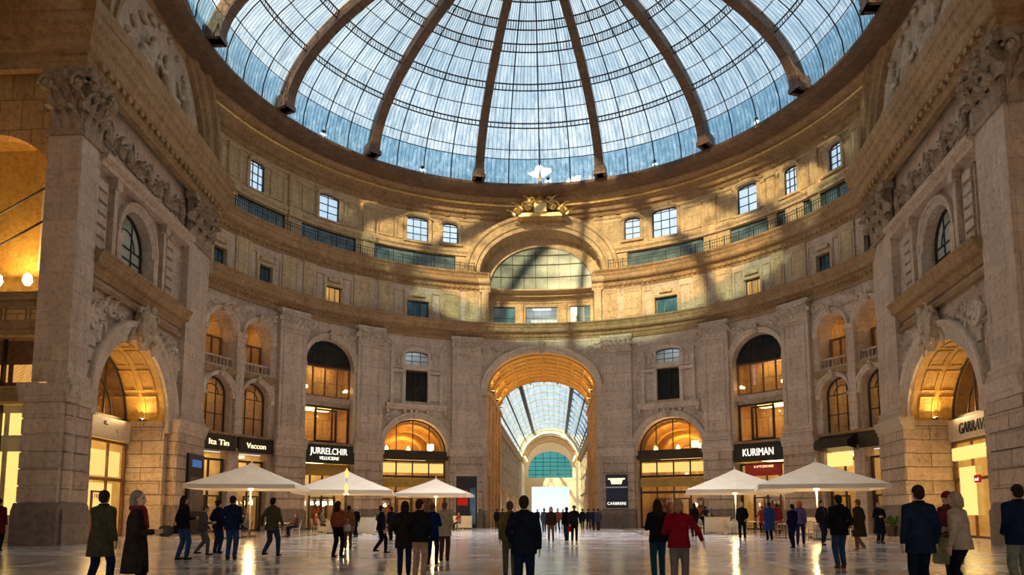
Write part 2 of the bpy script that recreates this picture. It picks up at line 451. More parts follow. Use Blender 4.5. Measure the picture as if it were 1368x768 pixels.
# ================================================================== THE PLACE
R = 22.8
def ring(sg=1, R_=R):
    def F(a, d, z):
        t = sg * a / R_
        return ((R_ - d) * sin(t), (R_ - d) * cos(t), z)
    return F
def deg(t, R_=R): return radians(t) * R_
def flat(side):
    off = 0.0 if side < 0 else 1.3
    def F(a, d, z):
        return (side * (21.9 - 0.1214 * (4.5 - a)) - side * d, a + off * 1.0, z)
    return F
def nich(a, d, z):                    # depth straight along +y behind the curved portal
    return (R * sin(a / R), R * cos(a / R) - d, z)
RL, RR, FL, FR = ring(-1), ring(1), flat(-1), flat(1)

def area(name, loc, target, size, power, col=(1.0, .68, .34), sy=None):
    l = bpy.data.lights.new(name, 'AREA'); o = bpy.data.objects.new(name, l); COL.objects.link(o)
    l.energy = power; l.color = col; l.size = size
    if sy: l.shape = 'RECTANGLE'; l.size_y = sy
    o.location = loc; o.rotation_euler = (Vector(target) - Vector(loc)).to_track_quat('-Z', 'Y').to_euler()
    return o
# ------------------------------------------------------------------ ornament
def capital(mb, a0, a1, z0, z1, d0, rows=2, big=False):
    w = a1 - a0; h = z1 - z0; ca = (a0 + a1) / 2
    mb.run([(d0 - .1, z0), (d0 + .10, z0), (d0 + .14, z0 + .05 * h), (d0 + .10, z0 + .1 * h), (d0 - .1, z0 + .1 * h)], a0 - .06, a1 + .06)
    mb.run([(d0 - .25, z0 + .1 * h), (d0 + .0, z0 + .1 * h), (d0 + .06, z0 + .6 * h), (d0 + .22 * (1.6 if big else 1), z0 + .86 * h), (d0 - .25, z0 + .86 * h)], a0 + .03, a1 - .03)
    e = .34 if big else .2
    mb.run([(d0 - .3, z0 + .86 * h), (d0 + e * .8, z0 + .86 * h), (d0 + e, z0 + .9 * h), (d0 + e, z0 + .95 * h), (d0 + e * 1.2, z1), (d0 - .3, z1)], a0 - e * .7, a1 + e * .7)
    n = max(3, int(w / (h * .28)))
    for r in range(rows):
        for k in range(n + (r % 2)):
            x = a0 + w * ((k + .5) / n if r % 2 == 0 else k / n)
            mb.leaf(x, d0 + .02 + .05 * r, z0 + (.1 + .27 * r) * h, w / n * 1.0, h * (.38 if r < rows - 1 else .36), h * (.17 if big else .27))
    for sx in (-1, 1):
        c = ca + sx * (w / 2 - .02 * w); pts = []
        for k in range(15):
            t = k / 14 * 2.6 * pi; rr = h * .15 * (1 - k / 17)
            pts.append((c + sx * rr * cos(t) * .8, d0 + .12 + .1 * h, z0 + .74 * h + rr * sin(t)))
        mb.tube(pts, h * .035, 6)
        mb.ball((c, d0 + .1 + .1 * h, z0 + .74 * h), h * .05)
        mb.tube([(ca + sx * .1 * w, d0 + .08, z0 + .55 * h), (ca + sx * .28 * w, d0 + .14, z0 + .72 * h), (c, d0 + .16, z0 + .86 * h)], h * .03, 5)
    mb.ball((ca, d0 + e, z0 + .88 * h), (h * .1, h * .07, h * .09))
    for k in range(5):
        t = 2 * pi * k / 5
        mb.ball((ca + h * .1 * cos(t), d0 + e + .02, z0 + .88 * h + h * .09 * sin(t)), h * .045, 6, 5)
def scrolls(mb, a, z, w, h, d, sx=1, seed=0):
    """S-curved foliage scroll filling a w x h patch"""
    rnd = random.Random(seed)
    for (px, pz, k, q) in ((.15, .25, 1, 1), (.52, .55, .9, -1), (.85, .3, .7, 1)):
        pts = []
        for i in range(13):
            t = i / 12 * 2.3 * pi; rr = .34 * h * k * (1 - i / 15)
            pts.append((a + sx * (px * w + rr * cos(t)), d + .06, z + pz * h + q * rr * sin(t)))
        mb.tube(pts, [.085 * h * (1 - i / 20) + .02 for i in range(13)], 5)
    for i in range(6):
        x = a + sx * w * (i + .5) / 6
        mb.leaf(x, d + .06, z + h * rnd.uniform(.0, .5), .26 * h + .1, h * .5, .25, side=rnd.uniform(-.1, .1))
    for i in range(5):
        mb.ball((a + sx * w * rnd.random(), d + .08, z + h * rnd.random()), rnd.uniform(.04, .09), 6, 5)
def keystone(mb, a, z, w, h, d):
    mb.grid([[(a - w * .32, d, z), (a - w * .32, d + .3, z), (a + w * .32, d + .3, z), (a + w * .32, d, z)],
             [(a - w * .42, d, z + h * .6), (a - w * .42, d + .42, z + h * .6), (a + w * .42, d + .42, z + h * .6), (a + w * .42, d, z + h * .6)],
             [(a - w * .5, d, z + h), (a - w * .5, d + .5, z + h), (a + w * .5, d + .5, z + h), (a + w * .5, d, z + h)]], closed=True)
    n = len(mb.V); mb.f(n - 12, n - 11, n - 10, n - 9); mb.f(n - 4, n - 3, n - 2, n - 1)
    mb.leaf(a, d + .36, z + .05 * h, w * .8, h * .7, .12)
    for s_ in (-1, 1): mb.ball((a + s_ * w * .35, d + .48, z + h * .9), w * .16)
def rustic_pier(mb, a0, a1, z0, z1, d0, d1, n, gap=.035):
    h = (z1 - z0) / n
    mb.box(a0 + .03, a1 - .03, d0, d1 - .05, z0, z1)
    for k in range(n): mb.bev(a0, a1, d0, d1, z0 + k * h + gap / 2, z0 + (k + 1) * h - gap / 2, .03)
def framed(mb, a0, a1, z0, z1, d, w=.09, p=.05):
    """raised picture-frame moulding"""
    mb.bev(a0, a1, d, d + p, z0, z0 + w, .015); mb.bev(a0, a1, d, d + p, z1 - w, z1, .015)
    mb.box(a0, a0 + w, d, d + p, z0, z1); mb.box(a1 - w, a1, d, d + p, z0, z1)
def archivolt(mb, c, zs, a, b, w, d=.0, p=.2):
    mb.arch([(0, d - .05), (0, d + p * .55), (w * .28, d + p * .6), (w * .32, d + p * .8), (w * .62, d + p * .85), (w * .68, d + p * 1.15), (w * .95, d + p * 1.3), (w, d + p), (w, d - .05)], c, zs, a, b)
def cyma(d, p, z0, z1):
    """classical cornice section of projection p"""
    h = z1 - z0
    return [(d - .3, z0), (d + .06, z0), (d + .1, z0 + .14 * h), (d + .2 * p, z0 + .2 * h), (d + .28 * p, z0 + .36 * h), (d + .62 * p, z0 + .42 * h),
            (d + .72 * p, z0 + .5 * h), (d + .74 * p, z0 + .68 * h), (d + .8 * p, z0 + .72 * h), (d + .86 * p, z0 + .84 * h), (d + p, z0 + .93 * h), (d + p, z1), (d - .3, z1)]
def dentils(mb, a0, a1, d, p, z0, z1, w=.16, gap=.14):
    n = int((a1 - a0) / (w + gap))
    for k in range(n):
        x = a0 + (a1 - a0) * (k + .25) / n
        mb.box(x, x + w, d, d + p, z0, z1)
def arch_window(idx, label, F, o, dp, nv, nh, pane='glass', frame='black', fw=.07, group=None, arcmull=False):
    root = empty('window_%d' % idx)
    tag(root, label, 'window', group, 'structure')
    g = MB(F); g.plate(o, dp, dp + .02, .02); g.build('pane', pane, root)
    f = MB(F)
    c, a, z0 = o['c'], o['a'], o['z0']
    for sx in (-1, 1):
        f.box(c + sx * a - (fw if sx > 0 else 0), c + sx * a + (fw if sx < 0 else 0), dp - .03, dp + .08, z0, o['zs'])
    f.box(c - a, c + a, dp - .03, dp + .08, z0, z0 + fw)
    if o['b'] > 0: f.arch([(0, dp - .03), (0, dp + .08), (-fw, dp + .08), (-fw, dp - .03)], c, o['zs'], a, o['b'])
    else: f.box(c - a, c + a, dp - .03, dp + .08, o['zs'] - fw, o['zs'])
    f.build('frame', frame, root)
    b = MB(F)
    for k in range(1, nv):
        x = c - a + 2 * a * k / nv; b.box(x - fw * .32, x + fw * .32, dp, dp + .06, z0, op_hi(o, x) - .02)
    H = o['zs'] - z0
    for k in range(1, nh + 1):
        z = z0 + H * k / nh
        if z >= o['zs'] - .01 and o['b'] <= 0: continue
        b.box(c - a, c + a, dp, dp + .065, z - fw * .32, z + fw * .32)
    if arcmull and o['b'] > 0:
        b.arch([(0, dp), (0, dp + .06), (-.05, dp + .06), (-.05, dp)], c, o['zs'], a * .55, o['b'] * .55)
    if b.V: b.build('glazing_bar', frame, root)
    return root
WN = [0]
def win(label, F, o, dp=-.35, nv=2, nh=2, **k):
    WN[0] += 1
    return arch_window(WN[0], label, F, o, dp, nv, nh, **k)
def room(F, a0, a1, z0, z1, d0, depth, mat='warmwall', lamp=True, lm='lamp_soft', floor=True, label='warmly lit room behind the wall', parent=None, lw=.5, back=True):
    """lit room behind an opening: back wall, sides, floor, ceiling and its ceiling lamp"""
    mb = MB(F)
    q = lambda *P: mb.grid(P)
    n = max(1, int((a1 - a0) / .7)); xs = [a0 + (a1 - a0) * k / n for k in range(n + 1)]
    db = d0 - depth
    if back: mb.grid([[(x, db, z0) for x in xs], [(x, db, z1) for x in xs]])
    mb.grid([[(x, db, z1) for x in xs], [(x, d0, z1) for x in xs]])
    mb.grid([[(x, db, z0 + .015) for x in xs], [(x, d0, z0 + .015) for x in xs]])
    for x in (a0, a1): mb.grid([[(x, db, z0), (x, db, z1)], [(x, d0, z0), (x, d0, z1)]])
    r = mb.build('wall_room', mat, parent, fix=False)
    if parent is None: tag(r, label, 'room wall', None, 'structure')
    if lamp:
        lb = MB(F); ca = (a0 + a1) / 2; w = (a1 - a0) * .5 * lw
        lb.box(ca - w, ca + w, db + depth * .25, db + depth * .7, z1 - .14, z1 - .06)
        l = lb.build('light_panel', lm, r)
    return r
# ------------------------------------------------------------------ curved back walls, both sides of the portal
PIL = [(13.7, 20.2), (35.9, 41.6), (53.2, 59.3)]
SIDE = {-1: 'left', 1: 'right'}
bayA = op(deg(28.1), 2.85, 0, 6.4, 2.85, depth=.9)
mezL = op(deg(27.9), .98, 10.75, 13.45, 0, depth=.45)
mezU = op(deg(27.9), 1.12, 13.85, 14.75, .4, depth=.45)
tallB = op(deg(47.5), 2.15, 6.8, 13.0, 2.1, depth=.8)
shopB = op(deg(47.5), 2.15, 0, 5.55, 0, depth=.8)
def loggia(c):
    return (op(deg(c), 1.25, 11.35, 13.9, 1.25, depth=1.3), op(deg(c), 1.2, 6.7, 9.45, 1.2, depth=1.0), op(deg(c), 1.25, 0, 5.5, 0, depth=.8))
LG = [loggia(63.7), loggia(72.2)]
WEND = 76.0
attic = [op(deg(28), 1.0, 17.95, 19.6, 0, depth=.4), op(deg(47), .72, 17.95, 19.5, 0, depth=.4), op(deg(62.6), .6, 17.95, 19.5, 0, depth=.4), op(deg(73.3), .62, 17.95, 19.5, 0, depth=.4)]
drumw = {-1: [op(deg(20.7), .72, 25.25, 26.8, .28), op(deg(28.2), 1.0, 25.05, 27.0, .2), op(deg(48.5), .95, 25.0, 26.9, .2), op(deg(65.2), .75, 25.0, 26.9, .3), op(deg(75.8), .75, 25.0, 26.9, .3)],
         1: [op(deg(20.7), .72, 25.25, 26.9, .28), op(deg(28.0), 1.12, 24.95, 27.2, .25), op(deg(46.4), .9, 25.0, 27.1, .2), op(deg(56.0), .62, 25.1, 26.9, .3), op(deg(66.0), .62, 25.2, 26.8, .3), op(deg(75.8), .7, 25.2, 26.8, .3)]}
terr = [op(deg((a + b) / 2), deg((b - a) / 2), 22.75, 24.05, 0, depth=.35) for a, b in ((19.5, 38.2), (42.3, 54.6), (58.4, 69.6), (72.5, 82.0))]

wall_portal = None
for sg in (-1, 1):
    F = ring(sg); sd = SIDE[sg]
    mb = MB(F, .7)
    ops = [bayA, mezL, mezU, tallB, shopB] + [x for g in LG for x in g] + attic
    mb.wall(deg(13.7), deg(WEND), 0, 21.2, ops)
    w = mb.build('wall_back_%s' % sd, 'stone'); tag(w, 'curved stone wall of arches and windows on the %s of the great portal' % sd, 'wall', None, 'structure')
    # pilasters
    for i, (t0, t1) in enumerate(PIL):
        a0, a1 = deg(t0), deg(t1)
        p = MB(F); p.box(a0, a1, 0, .42, 6.9, 15.3); framed(p, a0 + .28, a1 - .28, 7.6, 15.0, .42, .1, .07)
        p.run([(0, 6.75), (.6, 6.75), (.6, 6.95), (.5, 7.05), (.53, 7.2), (.43, 7.3), (0, 7.3)], a0 - .08, a1 + .08)
        pl = p.build('pilaster', 'stone', w)
        r = MB(F); rustic_pier(r, a0 - .12, a1 + .12, 1.5, 6.1, 0, .5, 6); r.build('rusticated_pier', 'rustic', w)
        b = MB(F); b.run([(0, 0), (.64, 0), (.64, 1.25), (.56, 1.4), (.54, 1.5), (0, 1.5)], a0 - .2, a1 + .2); b.build('plinth', 'plinth', w)
        im = MB(F); im.run([(0, 6.1), (.52, 6.1), (.54, 6.3), (.62, 6.38), (.66, 6.6), (.72, 6.75), (0, 6.75)], a0 - .2, a1 + .2); im.build('impost', 'pale', w)
        c = MB(F); capital(c, a0, a1, 15.2, 16.62, .42); c.build('capital', 'pale', w, smooth=False)
    # slender pier between the loggia arches and beside them
    am = deg(67.95)
    p = MB(F); p.box(am - .34, am + .34, 0, .3, 6.6, 13.6); p.run([(0, 13.6), (.38, 13.6), (.44, 13.9), (0, 13.9)], am - .42, am + .42); p.build('pilaster', 'stone', w)
    # archivolts
    for c_, zs, a_, b_, wd in ((bayA['c'], 6.4, 2.85, 2.85, .55), (tallB['c'], 13.0, 2.15, 2.1, .42), (LG[0][0]['c'], 13.9, 1.25, 1.25, .3), (LG[1][0]['c'], 13.9, 1.25, 1.25, .3), (LG[0][1]['c'], 9.45, 1.2, 1.2, .3), (LG[1][1]['c'], 9.45, 1.2, 1.2, .3)):
        m = MB(F, .4); archivolt(m, c_, zs, a_, b_, wd, 0, .26)
        for sx in (-1, 1):
            if a_ > 2.0 and zs > 12: m.box(c_ + sx * (a_ + wd / 2) - wd / 2, c_ + sx * (a_ + wd / 2) + wd / 2, 0, .14, 6.8, zs)
            m.bev(c_ + sx * (a_ + wd / 2) - wd * .6, c_ + sx * (a_ + wd / 2) + wd * .6, 0, .26, zs - .28, zs)
        m.build('archivolt', 'pale', w)
        k = MB(F); keystone(k, c_, zs + b_ - .05, .42 if a_ > 2 else .3, .75 if a_ > 2 else .5, 0.02); k.build('keystone', 'carved', w)
    # figures and foliage in the spandrels
    s_ = MB(F, .4)
    for c_, zt, a_ in ((tallB['c'], 14.5, 2.5), (LG[0][0]['c'], 14.65, 1.4), (LG[1][0]['c'], 14.65, 1.4)):
        for sx in (-1, 1): scrolls(s_, c_ + sx * (a_ * .45), zt + .75, a_ * .75, .95, 0.0, sx, int(c_ * 7) + sx)
    scrolls(s_, deg(33.6), 15.3, 1.2, .8, 0, 1, 5); scrolls(s_, deg(22.2), 15.3, 1.2, .8, 0, -1, 6)
    scrolls(s_, deg(34), 8.9, 1.1, .9, 0, 1, 7); scrolls(s_, deg(22.2), 8.9, 1.1, .9, 0, -1, 8)
    s_.build('spandrel_carving', 'pale', w)
    # aedicule of the mezzanine window
    a = MB(F, .4); c_ = bayA['c']
    a.run([(0, 10.0), (.2, 10.0), (.26, 10.12), (.4, 10.3), (.44, 10.45), (0, 10.45)], c_ - 2.7, c_ + 2.7)
    a.run([(0, 13.45), (.2, 13.45), (.24, 13.6), (.3, 13.85), (0, 13.85)], c_ - 1.2, c_ + 1.2)
    for sx in (-1, 1):
        for q in (1.14, 2.2):
            x = c_ + sx * q
            a.box(x - .13, x + .13, 0, .22, 10.45, 13.3); a.bev(x - .18, x + .18, 0, .3, 13.25, 13.5); a.box(x - .12, x + .12, 0, .2, 13.5, 15.0)
            a.bev(x - .18, x + .18, 0, .28, 10.45, 10.7)
        x = c_ + sx * 1.67
        framed(a, x - .38, x + .38, 10.85, 13.1, 0, .07, .1)
        a.run([(0, 13.15), (.3, 13.15), (.36, 13.4), (0, 13.4)], x - .62, x + .62)
        a.arch([(0, 0), (0, .18), (.1, .22), (.14, 0)], x, 14.35, .3, .35); a.box(x - .4, x + .4, 0, .12, 13.55, 13.68)
        a.box(x - .42, x - .3, 0, .16, 13.6, 14.35); a.box(x + .3, x + .42, 0, .16, 13.6, 14.35)
        a.ball((x, .1, 14.15), (.16, .14, .3))
        for q in (.42, 1.0, 2.55):
            a.bev(c_ + sx * q - .1, c_ + sx * q + .1, 0, .3, 9.65, 10.0)
    a.arch([(0, 0), (0, .2), (.16, .26), (.22, .3), (.26, 0)], c_, 14.75, 1.14, .42)
    a.build('aedicule', 'pale', w)
    # string courses, bands, balustrades
    st = MB(F)
    for t0, t1 in ((41.6, 53.2), (59.3, WEND)):
        st.run([(0, 5.55), (.24, 5.55), (.24, 5.75), (.1, 5.8), (.1, 6.5), (.3, 6.6), (.32, 6.75), (0, 6.75)], deg(t0), deg(t1))
    st.run([(0, 10.72), (.12, 10.72), (.22, 10.9), (.26, 11.05), (.26, 11.2), (0, 11.2)], deg(59.8), deg(WEND))
    st.run([(0, 16.45), (.14, 16.45), (.2, 16.6), (0, 16.65)], deg(13.7), deg(WEND))
    st.build('string_course', 'cornice', w)
    for g in LG:
        o = g[0]; bl = MB(F)
        bl.run([(-.5, 11.35), (-.2, 11.35), (-.2, 11.45), (-.5, 11.45)], o['c'] - 1.25, o['c'] + 1.25)
        bl.run([(-.52, 11.95), (-.18, 11.95), (-.15, 12.05), (-.52, 12.05)], o['c'] - 1.25, o['c'] + 1.25)
        for k in range(8):
            x = o['c'] - 1.1 + 2.2 * k / 7
            bl.grid([[(x + r * cos(q), -.35 + r * sin(q), z) for q in (0, pi / 3, 2 * pi / 3, pi, 4 * pi / 3, 5 * pi / 3)] for r, z in ((.05, 11.45), (.075, 11.62), (.04, 11.8), (.055, 11.95))], closed=True)
        bl.build('balustrade', 'stone', w)
    # attic storey: pilaster strips, panels, window frames
    at = MB(F, .5)
    wc = [o['c'] for o in attic]
    for t0, t1 in ((14.2, 17.0), (18.6, 22.6), (34, 37), (38.5, 42.5), (51.2, 54), (55.2, 58.8), (66.2, 69.6)):
        at.box(deg(t0), deg(t1), 0, .14, 17.95, 20.9); framed(at, deg(t0) + .15, deg(t1) - .15, 18.3, 20.5, .14, .07, .05)
    for t0, t1 in ((23.0, 25.0), (31.0, 33.4), (43, 44.8), (49.2, 51), (59.2, 60.6), (64.6, 66)):
        framed(at, deg(t0), deg(t1), 18.2, 20.4, 0, .07, .08)
    for o in attic:
        framed(at, o['c'] - o['a'] - .2, o['c'] + o['a'] + .2, o['z0'] - .12, o['zs'] + .2, 0, .2, .16)
        at.bev(o['c'] - .55, o['c'] + .55, 0, .24, o['zs'] + .35, o['zs'] + .6)
        at.ball((o['c'], .16, o['zs'] + .55), (.3, .16, .2))
    at.build('attic_panelling', 'ochre', w)
    for i, o in enumerate(attic):
        lit = (i == 1 and sg < 0) or (i == 1 and sg > 0)
        pos = ('first', 'second', 'third', 'last')[i]
        win('small attic window between the two ring cornices, %s one %s of the gold portal arch' % (pos, sd), F, o, -.3, 3, 1, pane='glass' if lit else 'blue_glass', fw=.06)
        if lit: room(F, o['c'] - 1.2, o['c'] + 1.2, 17.6, 20.2, -.45, 1.6, 'creamwall', True, 'lamp_soft', label='pale lit room behind the second attic window on the %s' % sd)
    # mezzanine windows
    win('dark two-light window in the carved aedicule %s of the portal' % sd, F, mezL, -.35, 2, 1, pane='dark_glass', fw=.1)
    win('pale segment-headed light above the aedicule window %s of the portal' % sd, F, mezU, -.35, 3, 2, pane='glass', fw=.07)
    room(F, mezU['c'] - 1.5, mezU['c'] + 1.5, 13.7, 15.6, -.5, 1.6, 'white_metal', True, 'sky_panel', label='daylit room behind the segment-headed light %s of the portal' % sd)
# ------------------------------------------------------------------ portal
pb = MB(ring(1), .6)
port = op(0, 4.85, 0, 12.1, 3.4, depth=.02)
pb.wall(-deg(13.7), deg(13.7), 0, 17.9, [port])
wp = pb.build('wall_portal', 'stone'); tag(wp, 'stone wall round the great central archway into the glazed gallery', 'wall', None, 'structure')
x = MB(ring(1), .4); archivolt(x, 0, 12.1, 4.85, 3.4, .62, 0, .3); x.build('archivolt', 'pale', wp)
x = MB(ring(1)); keystone(x, 0, 15.3, .6, 1.15, .05); x.build('keystone', 'carved', wp)
for sx in (-1, 1):
    x = MB(ring(1)); x.run([(-.5, 11.5), (.3, 11.5), (.34, 11.7), (.42, 11.8), (.46, 12.05), (-.5, 12.1)], sx * 5.15 - .35, sx * 5.15 + .35); x.build('impost', 'stone', wp)
    x = MB(ring(1)); x.run([(-.5, 6.1), (.2, 6.1), (.26, 6.4), (.34, 6.75), (-.5, 6.75)], sx * 5.15 - .32, sx * 5.15 + .32); x.build('string_course', 'stone', wp)
    x = MB(ring(1)); x.box(sx * 5.15 - .33, sx * 5.15 + .33, -.5, .34, 0, 1.45); x.build('plinth', 'plinth', wp)
    x = MB(ring(1), .4); scrolls(x, sx * 3.4, 15.1, 1.9, 1.2, 0, sx, 31 + sx); x.build('spandrel_carving', 'pale', wp)
# barrel passage behind the portal
b = MB(nich); b.soffit(0, 12.1, 4.84, 3.39, .0, -14.3, None)
wb = b.build('ceiling_passage', 'orange', fix=False); tag(wb, 'orange coffered barrel ceiling of the passage through the portal', 'ceiling', None, 'structure')
cf = MB(nich)
for j in range(8):
    d0 = -.7 - 1.75 * j
    cf.arch([(0, d0), (-.12, d0), (-.12, d0 - .35), (0, d0 - .35)], 0, 12.1, 4.85, 3.4)
    for k in range(1, 10):
        t = pi * k / 10
        x0, z0 = -(4.85) * cos(t), 12.1 + 3.4 * sin(t)
        cf.tube([(x0 * .985, d0 - .35, z0 - .06 * sin(t)), (x0 * .985, d0 - 1.75, z0 - .06 * sin(t))], .09, 4)
cf.build('coffer_rib', 'orange', wb)
for sx in (-1, 1):
    pw = MB(nich); pw.box(sx * 5.05 - .22, sx * 5.05 + .22, -14.3, -.02, 0, 12.12)
    o = pw.build('wall_passage_%s' % SIDE[sx], 'warmwall'); tag(o, 'warm stone side wall of the passage on the %s' % SIDE[sx], 'wall', None, 'structure')
    q = MB(nich)
    for j in range(4): q.box(sx * 4.75 - .14, sx * 4.75 + .14, -2.4 - 3.5 * j, -1.3 - 3.5 * j, 0, 11.6); 
    q.run([(-14.2, 11.6), (-.6, 11.6), (-.6, 12.0), (-14.2, 12.0)], sx * 4.72 - .2, sx * 4.72 + .2)
    q.build('pilaster', 'warmwall', o)
# ------------------------------------------------------------------ cornices (rings)
tr = [0]
def trim(mb, label, mat='cornice', **k):
    tr[0] += 1
    o = mb.build('trim_%d' % tr[0], mat, **k); return tag(o, label, 'cornice', None, 'structure')
c = MB(ring(1), .45)
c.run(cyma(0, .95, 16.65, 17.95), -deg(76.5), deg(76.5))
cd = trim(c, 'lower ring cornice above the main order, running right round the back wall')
c = MB(ring(1)); dentils(c, -deg(76), deg(76), .1, .16, 16.85, 17.0, .18, .18); c.build('dentil_course', 'cornice', cd)
for sg in (-1, 1):
    c = MB(ring(sg), .45); c.run(cyma(0, 1.0, 20.9, 22.45), deg(12.4), deg(77))
    cc = trim(c, 'upper ring cornice carrying the terrace, %s half' % SIDE[sg])
    c = MB(ring(sg)); dentils(c, deg(12.8), deg(76.5), .1, .18, 21.12, 21.3, .22, .22); c.build('dentil_course', 'cornice', cc)
    # terrace slab joins cornice and drum
# ------------------------------------------------------------------ attic of the portal: recess with three windows and glazed lunette
d0 = -1.7
x = MB(nich); o3 = [op(-3.5, 1.06, 18.1, 20.15, 0, depth=.3), op(0, 1.48, 18.1, 20.15, 0, depth=.3), op(3.6, 1.0, 18.1, 20.15, 0, depth=.3)]
lun = op(0, 4.85, 21.75, 21.8, 4.1, depth=.3)
x.wall(-6.6, 6.6, 17.6, 27.6, o3 + [lun], d=d0)
wa = x.build('wall_attic', 'ochre'); tag(wa, 'recessed attic wall above the portal with three windows and a glazed lunette', 'wall', None, 'structure')
x = MB(nich)
x.box(-5.0, 5.0, d0, -.2, 17.7, 17.95)
for q in (-4.68, -1.95, 2.05, 4.72): x.box(q - .26, q + .26, d0, d0 + .22, 17.95, 20.4)
x.run(cyma(d0, .35, 20.45, 21.0), -4.9, 4.9); x.run([(d0, 21.45), (d0 + .3, 21.5), (d0 + .34, 21.75), (d0, 21.75)], -4.9, 4.9)
x.build('window_surround', 'ochre', wa)
for i, (o, nm) in enumerate(zip(o3, ('left', 'middle', 'right'))):
    win('%s one of three windows side by side in the recess over the portal' % nm, nich, o, d0 - .2, (2, 4, 3)[i], 2, pane='glass' if i == 1 else 'blue_glass', fw=.07)
room(nich, -1.7, 1.7, 17.9, 20.4, d0 - .3, 1.6, 'white_metal', True, 'sky_panel', label='daylit room behind the middle window over the portal')
win('half-round dusky green glazed lunette under the gold terrace arch', nich, lun, d0 - .15, 9, 1, pane='green_glass', fw=.09)
lb = MB(nich)
for z in (23.0, 24.2, 25.1):
    hw = 4.85 * sqrt(max(0, 1 - ((z - 21.8) / 4.1) ** 2)); lb.box(-hw, hw, d0 - .12, d0 - .06, z - .03, z + .03)
lb.build('lunette_bar', 'iron', wa)
# jambs of the recess between the two cornices
for sx in (-1, 1):
    x = MB(nich); x.box(sx * 5.05 - .32, sx * 5.05 + .32, d0, .12, 17.9, 21.2)
    x.run(cyma(.1, .9, 20.9, 22.45), sx * 5.05 - .5, sx * 5.05 + .5); x.build('recess_jamb', 'ochre', wa)
# the gold arch over it
x = MB(nich, .4)
x.arch([(0, -1.7), (0, .3), (.3, .36), (.36, .52), (.62, .56), (.66, .5), (.95, .54), (1.05, .7), (1.3, .74), (1.42, .5), (1.42, -.3)], 0, 22.45, 5.55, 4.35)
ga = x.build('trim_90', 'ochre'); tag(ga, 'broad moulded gold-lit arch on the terrace above the portal', 'arch', None, 'structure')
x = MB(nich)
for j in range(13):
    t = pi * (j + .5) / 13
    x.tube([(-5.5 * cos(t), -1.7, 22.45 + 4.3 * sin(t)), (-5.5 * cos(t), -.1, 22.45 + 4.3 * sin(t))], .07, 4)
x.build('coffer_rib', 'ochre', ga)
# ------------------------------------------------------------------ drum
for sg in (-1, 1):
    F = ring(sg); sd = SIDE[sg]
    mb = MB(F, .7)
    gate = op(0, 5.75, 22.3, 22.5, 4.35, depth=.3)
    cut = [dict(o) for o in drumw[sg]] + [dict(o) for o in terr]
    for o in cut: o['depth'] = .4
    mb.wall(deg(15.2), deg(114), 21.2, 28.2, cut)
    w = mb.build('wall_drum_%s' % sd, 'ochre'); tag(w, 'upper drum wall with windows under the dome, %s half' % sd, 'wall', None, 'structure')
    pm = MB(F, .5)
    pm.run([(0, 24.1), (.16, 24.1), (.2, 24.3), (.34, 24.45), (.36, 24.62), (0, 24.62)], deg(16.6), deg(112))
    pm.run([(0, 27.35), (.1, 27.35), (.16, 27.5), (.1, 27.62), (0, 27.65)], deg(12), deg(112))
    pils = {-1: (38.2, 40.8, 55.4, 58.0, 70.0, 72.4), 1: (36.8, 39.6, 51.0, 52.8, 60.6, 62.4, 70.4, 72.2)}[sg]
    for t0, t1 in zip(pils[::2], pils[1::2]):
        pm.box(deg(t0), deg(t1), 0, .2, 22.5, 27.4); pm.bev(deg(t0) - .08, deg(t1) + .08, 0, .3, 26.95, 27.35); pm.bev(deg(t0) - .08, deg(t1) + .08, 0, .4, 24.0, 24.75)
        framed(pm, deg(t0) + .12, deg(t1) - .12, 24.9, 26.8, .2, .05, .04)
    pm.build('drum_pilaster', 'ochre', w)
    pn = MB(F, .5)
    pans = {-1: ((31.6, 33.2), (33.8, 37.4), (41.6, 44.8), (51.6, 54.8), (59, 62.2), (67.6, 69.6)), 1: ((32.2, 36.2), (40.2, 43.4), (49, 50.6), (58, 60.2), (62.8, 64.0), (68, 70))}[sg]
    for t0, t1 in pans: framed(pn, deg(t0), deg(t1), 24.95, 27.0, 0, .08, .09)
    for o in drumw[sg]:
        a_ = o['a']; c_ = o['c']
        for sx in (-1, 1): pn.box(c_ + sx * (a_ + .13) - .12, c_ + sx * (a_ + .13) + .12, 0, .14, o['z0'] - .1, o['zs'] + .1)
        pn.bev(c_ - a_ - .3, c_ + a_ + .3, 0, .26, o['z0'] - .28, o['z0'] - .1)
        pn.arch([(.05, 0), (.05, .16), (.2, .3), (.3, .3), (.3, 0)], c_, o['zs'], a_, o['b'])
    pn.build('drum_panelling', 'ochre', w)
    for i, o in enumerate(drumw[sg]):
        pos = ('nearest to', 'second from', 'third from', 'fourth from', 'fifth from', 'farthest from')[i]
        win('drum window under the dome on the %s, %s the gold arch' % (sd, pos), F, o, -.25, 2 if i % 2 == 0 else 3, 3, pane='glass', fw=.09)
    for i, o in enumerate(terr):
        pos = ('first', 'second', 'third', 'fourth')[i]
        win('long low terrace glazing band on the %s, %s from the gold arch' % (sd, pos), F, o, -.22, max(3, int(o['a'] * 1.2)), 1, pane='terrace_glass', fw=.06)
    # railing on the cornice edge
    rl = MB(ring(sg), .5)
    for z in (23.2, 22.95): rl.run([(.86, z), (.9, z), (.9, z + .03), (.86, z + .03)], deg(15.6), deg(76))
    n = int(deg(60) / .22)
    for k in range(n + 1):
        a_ = deg(15.6) + deg(60) * k / n
        rl.box(a_ - .012, a_ + .012, .865, .89, 22.4, 23.22) if k % 6 else rl.box(a_ - .03, a_ + .03, .85, .91, 22.4, 23.3)
    r_ = rl.build('terrace_railing', 'iron'); tag(r_, 'thin iron terrace railing along the upper cornice, %s half' % sd, 'railing')
